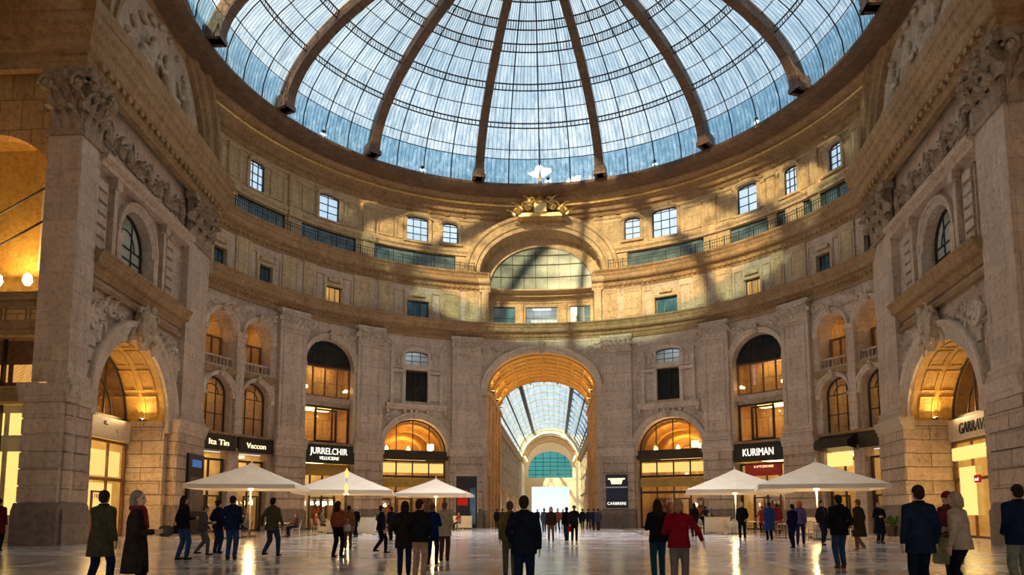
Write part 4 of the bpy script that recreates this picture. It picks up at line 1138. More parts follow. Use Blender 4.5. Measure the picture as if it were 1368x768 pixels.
for j in range(4): 
    for sx in (-1, 1): lp.tube([(sx * 5.6, 118.8 + 4 * j, 13.6), (sx * 5.6, 119.8 + 4 * j, 13.6)], .18, 6)
lp.build('cove_light', 'lamp_soft', o)
fw_ = MB(lambda a, d, z: (a, 134 - d, z), 1.0)
lf = op(0, 5.4, 9.6, 11.4, 4.7, depth=.5); dr_ = op(0, 4.6, 0, 7.4, 0, depth=.6)
fw_.wall(-8, 8, 0, 20, [lf, dr_]); o = fw_.build('wall_far', 'cream'); tag(o, 'far end wall of the street with a big green glazed lunette over a bright opening', 'wall', None, 'structure')
for sx in (-1, 1):
    fw2 = MB(lambda a, d, z: (sx * (6.3), a, z)); 
    x = MB(lambda a, d, z: (a, d, z)); x.box(sx * 6.5 - .3, sx * 6.5 + .3, 116, 134, 0, 12.4); o2 = x.build('wall_far_%s' % SIDE[sx], 'cream'); tag(o2, 'pale side wall of the far end section on the %s' % SIDE[sx], 'wall', None, 'structure')
g = MB(lambda a, d, z: (a, 134 - d, z)); g.plate(lf, -.3, -.25); g.build('lunette_glass', 'far_glass', o)
g = MB(lambda a, d, z: (a, 134 - d, z))
for z in (10.4, 11.4, 12.4, 13.4, 14.4): g.box(-5.3 * sqrt(max(.05, 1 - (max(0, z - 11.4) / 4.7) ** 2)), 5.3 * sqrt(max(.05, 1 - (max(0, z - 11.4) / 4.7) ** 2)), -.2, -.1, z - .06, z + .06)
for q in (-3.6, -1.8, 0, 1.8, 3.6): g.box(q - .05, q + .05, -.2, -.1, 9.6, op_hi(lf, q))
g.build('lunette_bar', 'iron', o)
# ------------------------------------------------------------------ floor
x = MB(lambda a, d, z: (a, d, z))
x.box(-60, 60, -48, 190, -.3, 0, step=200)
fl = x.build('floor', 'floor'); tag(fl, 'polished inlaid marble floor of the rotunda and the street', 'floor', None, 'structure')
# ------------------------------------------------------------------ camera
cam = bpy.data.cameras.new('camera'); co = bpy.data.objects.new('camera', cam); COL.objects.link(co); SC.camera = co
co.location = (1.14, -39.0, 1.4)
co.rotation_euler = (pi / 2 + 0.105, 0, 0.061)
cam.sensor_width = 36.0; cam.lens = 36.0 * 941.4 / 1368.0
cam.shift_x = 0.0; cam.shift_y = ((683 - 941.4 * math.tan(0.105)) - 384) / 1368.0
cam.clip_end = 600; cam.clip_start = .05
# ------------------------------------------------------------------ sky and sun
w = bpy.data.worlds.new('sky'); SC.world = w; w.use_nodes = True
nt = w.node_tree; nt.nodes.clear()
out = nt.nodes.new('ShaderNodeOutputWorld'); bg = nt.nodes.new('ShaderNodeBackground')
tc = nt.nodes.new('ShaderNodeTexCoord')
f = noise(nt, tc.outputs['Generated'], 3.2, 6, 0.6, 0.4)
c = ramp(nt, f, [(0.32, (0.38, 0.51, 0.63)), (0.5, (0.60, 0.71, 0.79)), (0.68, (0.96, 0.97, 0.98))])
nt.links.new(c, bg.inputs[0]); bg.inputs[1].default_value = 1.35
nt.links.new(bg.outputs[0], out.inputs[0])
sd_ = bpy.data.lights.new('sun', 'SUN'); so = bpy.data.objects.new('sun', sd_); COL.objects.link(so)
sd_.energy = 12.0; sd_.color = (1.0, 0.71, 0.35); sd_.angle = radians(1.2)
sdir = Vector((0.22, 1.0, -0.335)).normalized()
so.rotation_euler = sdir.to_track_quat('-Z', 'Y').to_euler()
# ------------------------------------------------------------------ lamps of the place
SC.view_settings.view_transform = 'Standard'; SC.view_settings.look = 'None'
SC.view_settings.exposure = 0.1; SC.view_settings.gamma = 1.0; SC.view_settings.use_curve_mapping = False
# ------------------------------------------------------------------ shops
def textF(side_or_theta, kind):
    if kind == 'ring': return lambda a, d, z: ring(1)(a, d, z)
    if kind == 'left': return FL
    if kind == 'right': return lambda a, d, z: FR(-a, d, z)
def sgn_ring_a(sg, a): return sg * a
def goods(F, a0, a1, z0, z1, d, label, n=4, seed=0, cols=('brown_wood', 'red', 'cream', 'gold')):
    """wooden display case with shelves, and the goods standing on them"""
    rnd = random.Random(seed)
    r = MB(F)
    root = r
    r.box(a0, a0 + .06, d, d + .4, z0, z1); r.box(a1 - .06, a1, d, d + .4, z0, z1); r.box(a0, a1, d, d + .03, z0, z1)
    o = r.build('display_case', 'brown_wood'); tag(o, label, 'display case', 'display cases in the shops')
    for k in range(n + 1):
        s_ = MB(F); z = z0 + (z1 - z0 - .05) * k / n; s_.box(a0, a1, d, d + .38, z, z + .05); s_.build('shelf', 'brown_wood', o)
    for k in range(n):
        z = z0 + (z1 - z0 - .05) * k / n + .05; x = a0 + .15
        g = MB(F)
        while x < a1 - .35:
            w_ = rnd.uniform(.15, .3); h_ = rnd.uniform(.2, .42) * min(1, (z1 - z0) / n / .55)
            if rnd.random() < .5: g.lathe((x + w_ / 2, d + .2, z), [(w_ * .3, 0), (w_ * .5, h_ * .4), (w_ * .35, h_ * .8), (w_ * .2, h_)], 8)
            else: g.bev(x, x + w_, d + .08, d + .3, z, z + h_, .02)
            x += w_ + rnd.uniform(.08, .25)
        if g.V: q = g.build('goods', cols[(k + seed) % len(cols)], o); q['kind'] = 'stuff'
    return o
def glazed_front(name, label, F, c, a, z0, z1, d, nv=3, mids=(), door=None, cat='shopfront', fm='bronze', group=None):
    root = empty(name); tag(root, label, cat, group)
    f = MB(F)
    for sx in (-1, 1): f.bev(c + sx * (a - .06) - .06, c + sx * (a - .06) + .06, d, d + .16, z0, z1)
    f.bev(c - a, c + a, d, d + .18, z1 - .14, z1); f.bev(c - a, c + a, d, d + .14, z0, z0 + .12)
    f.build('frame', fm, root)
    for k in range(1, nv):
        x = c - a + 2 * a * k / nv; m = MB(F); m.bev(x - .045, x + .045, d, d + .13, z0, z1); m.build('mullion', fm, root)
    for z in mids:
        m = MB(F); m.bev(c - a, c + a, d, d + .2, z - .09, z + .09); m.build('transom', fm, root)
    g = MB(F); g.box(c - a + .08, c + a - .08, d + .04, d + .07, z0 + .1, z1 - .1); g.build('pane', 'shop_glass', root)
    if door is not None:
        dr = MB(F); framed(dr, c + door - .62, c + door + .62, z0 + .02, z0 + 2.5, d + .08, .1, .1); q = dr.build('door', fm, root)
        h = MB(F); h.tube([(c + door + .42, d + .26, z0 + .9), (c + door + .42, d + .26, z0 + 1.6)], .022, 6); h.build('door_handle', 'gold', q)
    return root
def fascia(F, c, a, z0, z1, d, mat, label, letters=(), tf=None, tsign=1, name='shop_sign', thick=.22):
    m = MB(F); m.bev(c - a, c + a, d, d + thick, z0, z1, .03)
    o = m.build(name, mat); tag(o, label, 'shop sign')
    for t in letters:
        text_mesh('lettering', t['t'], t['s'], t['m'], tf, o, .05, tsign * (c + t.get('o', 0)), t['z'], d + thick, t.get('w'), t.get('sh', 0))
    return o
TF = textF(0, 'ring')
for sg in (-1, 1):
    F = ring(sg); sd = SIDE[sg]; c = bayA['c']
    # --- arched restaurant beside the portal
    room(F, c - 2.95, c + 2.95, 0, 6.0, -.9, 4.0, 'warmwall', True, 'lamp_soft', label='warm shop interior under the arch %s of the portal' % sd)
    v = MB(F, .6)
    v.soffit(c, 6.4, 2.9, 2.85, -.9, -5.0)
    for dd, k_ in ((-1.6, 1), (-2.8, .82), (-4.2, .62)): v.arch([(0, dd), (0, dd + .18), (-.28, dd + .18), (-.28, dd)], c, 6.4, 2.85 * k_, 2.8 * k_)
    v.plate(op(c, 2.9, 6.0, 6.4, 2.85), -5.05, -5.0)
    v.arch([(0, -4.95), (0, -4.8), (-.2, -4.8), (-.2, -4.95)], c, 6.4, 1.1, 1.1); v.arch([(0, -4.95), (0, -4.75), (-.12, -4.75), (-.12, -4.95)], c, 6.4, .75, .75)
    for k_ in range(1, 10):
        t = pi * k_ / 10; v.tube([(c - 2.8 * cos(t), -.95, 6.4 + 2.75 * sin(t)), (c - 2.8 * cos(t), -4.9, 6.4 + 2.75 * sin(t))], .05, 4)
    o = v.build('ceiling_shop_%s' % sd, 'orange', fix=False); tag(o, 'golden vaulted ceiling inside the arch %s of the portal' % sd, 'ceiling', None, 'structure')
    lm = MB(F); lm.bev(c + (-1.9 if sg < 0 else 1.4) - .0, c + (-1.9 if sg < 0 else 1.4) + .45, -1.5, -1.1, 6.75, 7.25); 
    o = lm.build('wall_lantern', 'lamp'); tag(o, 'square glowing lantern inside the arch %s of the portal' % sd, 'lantern')
    for q in (-1.8, 0, 1.8):
        lm = MB(F); lm.lathe((c + q, -2.0, 6.6), [(.03, .5), (.14, .3), (.16, .12), (.05, 0)], 10)
        o = lm.build('uplight', 'lamp'); tag(o, 'small glowing uplight on the ledge inside the arch %s of the portal' % sd, 'lamp', 'uplights inside the arch %s of the portal' % sd)
    wf = arch_window(200 + sg, 'half-round glazed fan of the arch %s of the portal' % sd, F, op(c, 2.83, 6.5, 6.52, 2.72), -.75, 4, 1, pane='shop_glass', frame='iron', fw=.1)
    fascia(F, c, 2.95, 5.75, 6.5, -.5, 'bronze', 'dark bronze beam across the arch %s of the portal' % sd, name='beam', thick=.5)
    sfr = glazed_front('storefront', 'bronze framed shopfront under the arch %s of the portal' % sd, F, c, 2.8, 0.0, 5.75, -.75, 4, (3.0, 4.35), .7, fm='bronze')
    bl = MB(F); bl.box(c - 2.7, c + 2.7, -1.0, -.92, 4.7, 5.5); bl.build('light_band', 'panel_lit', sfr)
    bl = MB(F); bl.bev(c - 2.7, c + 2.7, -.6, -.35, 3.45, 4.2); bl.build('header_board', 'orange', sfr)
    for i_, q in enumerate((-1.9, 1.3)): goods(F, c + q - .6, c + q + .6, 0.02, 2.6, -4.6, 'wooden display case with goods inside the shop %s of the portal, %s' % (sd, ('portal side', 'far side')[i_]), 4, i_ + 2 * sg + 4)
    area('shop_light', F(c, -2.6, 6.9), F(c, -3.0, 9.5), 1.2, 260, (1, .6, .22))
    # --- tall bay with two glazed storeys over a shop
    c = tallB['c']
    room(F, c - 2.4, c + 2.4, 0, 5.5, -.8, 3.6, 'creamwall', True, 'lamp_soft', label='bright interior of the shop under the tall glazed bay on the %s' % sd)
    room(F, c - 2.4, c + 2.4, 6.75, 9.75, -.8, 2.6, 'warmwall', True, 'lamp_soft', label='amber showroom behind the lower tall window on the %s' % sd)
    room(F, c - 2.4, c + 2.4, 10.5, 13.3, -.8, 1.6, 'warmwall', True, 'lamp_soft', label='amber room behind the upper tall window on the %s' % sd)
    sp = MB(F); sp.run(cyma(-.75, .55, 9.75, 10.45), c - 2.15, c + 2.15); o = sp.build('trim_%d' % (92 + sg), 'stone'); tag(o, 'pale floor band across the tall glazed bay on the %s' % sd, 'band', None, 'structure')
    glazed_front('shop_window', 'two-leaf dark framed lower window of the tall glazed bay on the %s' % sd, F, c, 2.1, 6.8, 9.75, -.7, 3, (), None, 'window', 'bronze')
    fr = MB(F); framed(fr, c - 1.0, c + .9, 6.9, 9.5, -.52, .13, .14); o = fr.build('casement', 'bronze'); tag(o, 'heavy dark casement standing in the tall glazed bay on the %s' % sd, 'casement')
    glazed_front('shop_window', 'amber lit upper window of the tall glazed bay on the %s' % sd, F, c, 2.1, 10.5, 13.0, -.7, 4, (), None, 'window', 'brown_wood')
    g = MB(F); g.plate(op(c, 2.1, 13.0, 13.02, 2.0), -.7, -.62); WN[0] += 1; o = g.build('window_%d' % WN[0], 'dark_glass'); tag(o, 'dark half-round light at the head of the tall bay on the %s' % sd, 'window', None, 'structure')
    g = MB(F); 
    for q in (-1.05, 0, 1.05): g.box(c + q - .03, c + q + .03, -.62, -.56, 13.0, 13.0 + 2.0 * sqrt(1 - (q / 2.1) ** 2))
    g.arch([(0, -.62), (0, -.5), (-.08, -.5), (-.08, -.62)], c, 13.0, 2.14, 2.06); g.box(c - 2.1, c + 2.1, -.62, -.5, 12.95, 13.08); g.build('frame', 'iron', o)
    for q in (-1.75, 1.7):
        l_ = MB(F); l_.ball((c + q, -.45, 11.15), .13, 10, 8); l_.tube([(c + q, -.7, 11.15), (c + q, -.45, 11.15)], .02, 5)
        o = l_.build('wall_lamp', 'lamp'); tag(o, 'round glowing lamp at the upper window of the tall bay, %s side' % (('portal' if q < 0 else 'outer') + ' ' + sd), 'lamp')
    sfr = glazed_front('storefront', 'glazed shopfront below the tall bay on the %s' % sd, F, c, 2.1, 0, 5.1, -.7, 4, (3.1,), -.5, fm='bronze')
    for i_, q in enumerate((-1.3, 1.2)): goods(F, c + q - .65, c + q + .65, 0.02, 2.6, -4.2, 'wooden display case inside the shop under the tall bay on the %s, %s' % (sd, ('portal side', 'outer side')[i_]), 4, i_ + 2 * sg + 9)
    if sg < 0:
        fascia(F, c, 2.45, 5.15, 6.6, .0, 'black', 'black sign board with two rows of white letters under the tall left bay', [dict(t='JURRELCHIR', s=.72, m='letters_white', z=5.85, w=3.3), dict(t='VILLUCIENS', s=.36, m='letters_white', z=5.42, w=1.7, sh=.25)], TF, -1, thick=.3)
        hd = MB(F); hd.bev(c - 2.1, c + 2.1, -.55, -.3, 4.2, 5.1); hd.build('header_board', 'orange', sfr)
    else:
        fascia(F, c, 2.45, 5.2, 6.55, .0, 'black', 'black sign board with pale capitals under the tall right bay', [dict(t='KURIMAN', s=.8, m='letters_white', z=5.62, w=2.6, o=-.1)], TF, 1, thick=.3)
        hd = MB(F); hd.bev(c - 1.5, c + 1.5, -.3, -.1, 4.1, 5.0); o = hd.build('red_panel', 'red'); tag(o, 'dark red panel hanging under the black sign on the right', 'panel')
        text_mesh('lettering', 'LVTZIOSE', .22, 'letters_warm', TF, o, .03, c + .1, 4.72, -.08, 1.6)
    # --- loggia bays
    for i, g3 in enumerate(LG):
        up, lo_, sh = g3; c = up['c']; nm = ('inner', 'outer')[i]
        room(F, c - 1.45, c + 1.45, 11.3, 15.4, -1.3, 1.8, 'warmwall', True, 'lamp_soft', label='amber room behind the %s upper loggia arch on the %s' % (nm, sd), lw=.3)
        room(F, c - 1.4, c + 1.4, 6.65, 10.7, -1.0, 2.0, 'warmwall', True, 'lamp_soft', label='amber room behind the %s lower loggia arch on the %s' % (nm, sd), lw=.35)
        room(F, c - 1.4, c + 1.4, 0, 5.45, -.8, 3.4, 'creamwall', True, 'lamp_soft', label='bright shop interior behind the %s loggia bay on the %s' % (nm, sd))
        glazed_front('loggia_window', 'wooden framed window inside the %s upper loggia arch on the %s' % (nm, sd), F, c, 1.2, 11.4, 13.6, -1.2, 3, (), None, 'window', 'brown_wood')
        win('arched shop window in the %s lower loggia arch on the %s' % (nm, sd), F, lo_, -.6, 3, 2, pane='glass', frame='bronze', fw=.09, arcmull=True)
        l_ = MB(F); l_.ball((c + .7, -.7, 14.3), .14, 10, 8); l_.tube([(c + .7, -1.2, 14.3), (c + .7, -.7, 14.3)], .02, 5); o = l_.build('wall_lamp', 'lamp'); tag(o, 'round glowing lamp under the %s upper loggia arch on the %s' % (nm, sd), 'lamp')
        glazed_front('storefront', 'dark framed shopfront below the %s loggia bay on the %s' % (nm, sd), F, c, 1.2, 0, 5.0, -.6, 2, (2.9,), -.3, fm='bronze')
        goods(F, c - .9, c + .9, 0.02, 2.4, -4.0, 'display case inside the shop below the %s loggia bay on the %s' % (nm, sd), 4, i + 3 * sg + 20)
    if sg < 0:
        fascia(F, LG[0][0]['c'], 1.55, 5.55, 6.6, .1, 'black', 'black sign board under the inner left loggia arch, small white letters', [dict(t='Vaccon', s=.55, m='letters_warm', z=5.85, w=1.7)], TF, -1, thick=.2)
        fascia(F, LG[1][0]['c'], 1.55, 5.55, 6.6, .1, 'black', 'black sign board under the outer left loggia arch beside the pier', [dict(t='Ita Tin', s=.55, m='letters_warm', z=5.85, w=1.8)], TF, -1, thick=.2)
    else:
        m = MB(F); m.grid([[(a, .1, 6.55), (a, 1.0, 6.1), (a, 1.0, 5.65), (a, .1, 5.5)] for a in [deg(60.6) + .5 * k for k in range(7)]], closed=True); m.f(0, 1, 2, 3); m.f(24, 25, 26, 27)
        o = m.build('shop_canopy', 'black'); tag(o, 'black projecting canopy over the lit panel by the right loggia', 'canopy')
        m = MB(F); m.bev(LG[0][0]['c'] - .95, LG[0][0]['c'] + .95, -.2, .05, 4.45, 5.4); o = m.build('light_box', 'panel_lit'); tag(o, 'glowing yellow light box under the black canopy on the right', 'light box')
        fascia(F, LG[1][0]['c'], 1.4, 5.55, 6.5, .1, 'black', 'plain black board under the outer right loggia arch', thick=.2)
# --- boards on the portal piers
o = empty('notice_board'); tag(o, 'navy blue advertising board with a silver emblem on the right portal pier', 'notice board')
a0 = deg(16.6)
m = MB(RR); m.bev(a0 - .95, a0 + .95, .5, .62, 1.7, 4.5); m.build('board', 'navy', o)
m = MB(RR); m.bev(a0 - .95, a0 + .95, .62, .65, 3.38, 3.48, .005); m.build('stripe', 'white_metal', o)
m = MB(RR); m.grid([[(a0 - .62, .64, 4.2), (a0 + .62, .64, 4.2)], [(a0 - .42, .64, 3.72), (a0 + .42, .64, 3.72)]]); m.run([(.62, 4.08), (.66, 4.08), (.66, 4.2), (.62, 4.2)], a0 - .75, a0 + .75); m.bev(a0 - .45, a0 + .45, .62, .66, 3.7, 3.95, .01); m.build('emblem', 'letters_warm', o)
text_mesh('lettering', 'CARBRERE', .34, 'letters_white', TF, o, .02, a0, 1.95, .63, 1.65)
o = empty('door_1'); tag(o, 'dark doorway with a red panel in the left portal pier', 'doorway', None, 'structure')
a0 = deg(16.9)
m = MB(RL); m.bev(a0 - 1.1, a0 + 1.1, .5, .6, 0, 4.9); m.build('surround', 'stone', o)
m = MB(RL); m.bev(a0 - .92, a0 + .92, .6, .66, 0, 4.4); m.build('door_leaf', 'black', o)
m = MB(RL); m.bev(a0 - .1, a0 + .8, .66, .7, 1.9, 3.2); m.build('red_panel', 'red_lit', o)
m = MB(RL); m.bev(a0 - .8, a0 - .3, .66, .7, .3, 3.4); m.build('pane', 'blue_glass', o)
text_mesh('lettering', 'MENDOCTA', .26, 'gold', TF, o, .03, -a0, 5.15, .52, 1.4)
# --- dark information panel on the left flat pier
o = empty('poster_case'); tag(o, 'tall dark poster case with a blue head strip on the left inner pier', 'poster case')
m = MB(FL); m.bev(2.0, 4.4, .62, .8, 1.0, 4.9); m.bev(2.0, 4.4, .6, .9, .0, 1.0) ; m.build('case', 'black', o)
m = MB(FL); m.bev(2.25, 4.15, .8, .83, 1.4, 3.5, .01); m.build('poster', 'poster_dark', o)
m = MB(FL); m.bev(2.5, 3.9, .8, .84, 4.1, 4.55, .01); m.build('head_strip', 'sign_blue', o)
# --- shops inside the two flat-wall arches
for side in (-1, 1):
    F = flat(side); sd = SIDE[side]; tf = textF(0, sd)
    ac, ar = (-3.7, 3.9) if side < 0 else (-3.3, 4.35); br = 3.75 if side < 0 else 3.6
    ts = 1 if side < 0 else -1
    room(F, ac - ar - .2, ac + ar + .2, 0, 6.4, -2.5, 3.5, 'creamwall', True, 'lamp_soft', label='bright shop interior inside the arch of the flat %s wall' % sd)
    room(F, ac - ar - .2, ac + ar + .2, 6.45, 10.6, -2.6, 3.2, 'brown_wood', True, 'lamp_soft', label='dim upper room with glints inside the arch of the flat %s wall' % sd, lw=.12)
    arch_window(210 + side, 'dark arched fanlight inside the arch of the flat %s wall' % sd, F, op(ac, ar - .02, 6.5, 6.6, br - .05), -2.35, 3, 1, pane='shop_glass', frame='iron', fw=.2, arcmull=True)
    for i_, (da, dz) in enumerate(((1.2, 8.6), (-.2, 8.1), (.6, 9.3), (2.0, 7.5), (-1.4, 8.8))):
        l_ = MB(F); l_.lathe((ac + da, -3.4 - .3 * (i_ % 2), dz - .1), [(.02, .6), (.04, .3), (.2, .22), (.24, .1), (.1, 0)], 10)
        o = l_.build('pendant_lamp', 'lamp'); tag(o, 'small glowing pendant lamp behind the fanlight of the flat %s wall' % sd, 'lamp', 'pendants behind the fanlight of the flat %s wall' % sd)
    if side < 0: L = [dict(t='e..', s=.5, m='black', z=6.05, o=1.0), dict(t='-.', s=.4, m='black', z=5.75, o=2.2)]
    else: L = [dict(t='GARRAVITI', s=.85, m='black', z=5.6, w=3.6, o=1.0, sh=.15)]
    s_ = fascia(F, ac, ar - .1, 5.35 if side < 0 else 5.3, 6.5, -2.2, 'cream', 'cream curved sign board with %s inside the arch of the flat %s wall' % (('faint dark marks', 'dark capitals')[side > 0], sd), L, tf, ts)
    sfr = glazed_front('storefront', 'brightly lit shopfront inside the arch of the flat %s wall' % sd, F, ac, ar - .1, 0, 5.3, -2.35, 4, (3.15,), -1.0 * side, fm='brown_wood')
    b_ = MB(F); b_.bev(ac + .2, ac + ar - .3, -2.6, -2.45, 3.35, 4.75) if side < 0 else b_.bev(ac - ar + .5, ac + ar - .4, -2.2, -2.0, 4.2, 4.9)
    o = b_.build('light_box', 'panel_lit'); tag(o, ('two-part yellow light box over the shopfront of the flat left wall' if side < 0 else 'long yellow light strip under the cream sign of the flat right wall'), 'light box')
    if side < 0:
        b_ = MB(F); b_.bev(ac + .3, ac + ar - 1.0, -2.6, -2.45, .9, 2.95); o = b_.build('light_box', 'panel_lit'); tag(o, 'lower yellow poster light box with small red letters in the left flat wall shop', 'light box')
        text_mesh('lettering', 'ATRYRBRE', .34, 'red', tf, o, .02, ac + 1.7, 2.1, -2.45, 1.9)
    else:
        b_ = MB(F); b_.bev(ac + 1.6, ac + 3.4, -2.15, -2.1, 1.2, 3.8, .01); b_.build('window_poster', 'panel_lit', sfr)
        b_ = MB(F); b_.bev(ac + .9, ac + 1.5, -2.1, -2.0, 2.9, 3.3, .04); o = b_.build('hanging_sign', 'red_lit'); tag(o, 'small red and white hanging sign in the flat right wall shop', 'sign')
        text_mesh('lettering', 'aei', .26, 'letters_white', tf, o, .02, -(ac + 1.2), 3.0, -2.0, .4)
    for i_, q in enumerate((-2.4, -.2, 2.2)): goods(F, ac + q - .8, ac + q + .8, 0.02, 2.7, -5.6, 'display case at the back of the flat %s wall shop, %s' % (sd, ('near end', 'middle', 'far end')[i_]), 5, i_ + 5 * side + 40)
# passage and niche fill lamps, added on the ledges to brighten the vaults
def fill_fitting(F, a, d, z, label, power, tgt, size=.5, col=(1, .62, .26), grp=None):
    m = MB(F); m.bev(a - .18, a + .18, d - .1, d + .1, z - .12, z, .02); o = m.build('fill_lamp', 'iron'); tag(o, label, 'fill_lamp', grp)
    g = MB(F); g.box(a - .15, a + .15, d - .08, d + .08, z, z + .01); g.build('lens', 'lamp', o)
    area('fill_beam', F(a, d, z + .06), F(*tgt), size, power, col)
for sx in (-1, 1):
    for k in range(3):
        fill_fitting(nich, sx * 4.45, -1.5 - 4.8 * k, 12.25, 'small added fill lamp on the %s ledge of the passage behind the portal' % SIDE[sx], 120, (-sx * 1.5, -1.5 - 4.8 * k, 15.4), .4, grp='added fill lamps on the %s passage ledge' % SIDE[sx])
for side in (-1, 1):
    F = flat(side); sd = SIDE[side]
    ac, ar = (-3.7, 3.9) if side < 0 else (-3.3, 4.35)
    for k, q in enumerate((-1, 1)):
        fill_fitting(F, ac + q * (ar - .35), -1.25, 6.7, 'small added fill lamp on the %s jamb ledge of the flat %s wall arch' % (('near', 'far')[k], sd), 110, (ac - q * .5, -1.25, 10), .3)

area('street_end_fill', (0, 124, 9), (0, 125, 18), 5, 600, (1, .85, .65))  # bare fill light without a fitting, added to brighten the far vault

for side in (-1, 1):
    F = flat(side); ac = -3.7 if side < 0 else -3.3
    area('shop_spill', F(ac, -2.0, 5.0), F(ac, 2.0, 1.0), 2.2, 260, (1, .62, .24))
# fill lamps added on the dome ring to brighten floor and umbrella tops
for t in [radians(q) for q in (-56, -30, 2, 29, 55)]:
    k = 0; c_ = Vector((19.72 * sin(t), 19.72 * cos(t), 0))
    m = MB(lambda a, d, z: (a, d, z)); m.lathe((c_.x, c_.y, 29.95), [(.05, 0), (.06, .12), (.13, .2), (.13, .34), (.05, .38)], 12)
    o = m.build('fill_lamp', 'iron'); tag(o, 'small round added fill lamp on the ring at the foot of the dome', 'fill_lamp', 'added fill lamps on the dome ring')
    n_ = Vector((-sin(t), -cos(t), 0))
    a_ = area('fill_beam', (c_.x + n_.x * .25, c_.y + n_.y * .25, 30.1), (c_.x * .25, c_.y * .25, 0), .5, 560, (1, .92, .86)); a_.data.spread = radians(62)
# ------------------------------------------------------------------ placing things from distances along the view
CX, CYv, PYAW = 1.14, -39.0, 0.061
def spot(px, Z):
    fx, fy = -sin(PYAW), cos(PYAW); rx, ry = cos(PYAW), sin(PYAW)
    s_ = (px - 684) / 941.4 * Z * .9945
    return (CX + fx * Z + rx * s_, CYv + fy * Z + ry * s_)
ID = lambda a, d, z: (a, d, z)
# ------------------------------------------------------------------ people
def ik(a, b, l1, l2, pole):
    a = Vector(a); b = Vector(b); d = b - a; L = min(d.length, (l1 + l2) * .999)
    d.normalize(); x = (l1 * l1 - l2 * l2 + L * L) / (2 * L); h = sqrt(max(0, l1 * l1 - x * x))
    pole = Vector(pole); pole = (pole - d * pole.dot(d)).normalized()
    return a + d * x + pole * h, a + d * L
def ringpts(c, rx, ry, rot=None, n=18, sq=1.0):
    P = []
    for k in range(n):
        t = 2 * pi * k / n; v = Vector((rx * cos(t), ry * sin(t), 0))
        P.append(Vector(c) + (rot @ v if rot else v))
    return P
_pc = {}
def cloth_col(c):
    c = tuple(x * .95 for x in c)
    key = tuple(c)
    if key not in _pc: _pc[key] = simple('cloth_%d' % len(_pc), c, 0.9, 0, .25, 9, spec=.0)
    return _pc[key]
SKIN = [(0.52, 0.31, 0.21), (0.60, 0.38, 0.27), (0.42, 0.24, 0.15)]
ARMS = {  # wrist target relative to the shoulder (right side; x mirrored for left), finger direction
    'down': ((.07, .03, -.53), (.0, .12, -1)), 'back': ((.08, -.16, -.50), (0, -.1, -1)), 'fwd': ((.06, .20, -.48), (0, .35, -1)),
    'pocket': ((.02, .10, -.44), (-.35, .35, -.6)), 'phone': ((-.06, .30, -.14), (-.3, .5, .8)), 'bag': ((.11, .0, -.52), (0, .15, -1)),
    'bent': ((-.02, .26, -.27), (-.4, .9, .15)), 'out': ((.22, .12, -.42), (.3, .3, -.8)), 'table': ((-.02, .34, -.24), (-.2, 1, -.05))}
def hand(bm, w, f, side, curl=.35):
    """palm, four unequal bent fingers and a thumb leaving the side of the palm"""
    w = Vector(w); f = Vector(f).normalized()
    inn = Vector((-side, 0, 0)); inn = (inn - f * inn.dot(f)).normalized()   # palm faces the body
    ac = f.cross(inn).normalized() * (1 if side > 0 else -1)
    if ac.y < 0: ac = -ac                                                    # thumb side forward
    for k in (-1, 0, 1): round_cone(bm, w + ac * k * .022, w + f * .085 + ac * k * .026, .017, .015, 7)
    for k, ln in ((1.5, .066), (.5, .076), (-.5, .07), (-1.5, .055)):
        b = w + f * .088 + ac * k * .0205
        d1 = (f + inn * curl * .5).normalized(); d2 = (f + inn * curl * 1.6).normalized()
        m_ = b + d1 * ln * .55
        round_cone(bm, b, m_, .0098, .009, 6); round_cone(bm, m_, m_ + d2 * ln * .5, .009, .0075, 6)
    t0 = w + f * .028 + ac * .034; t1 = t0 + (f * .55 + ac * .75 + inn * .25).normalized() * .038
    round_cone(bm, t0, t1, .014, .011, 6); round_cone(bm, t1, t1 + (f + ac * .25 + inn * .35).normalized() * .032, .011, .009, 6)
PN = [0]
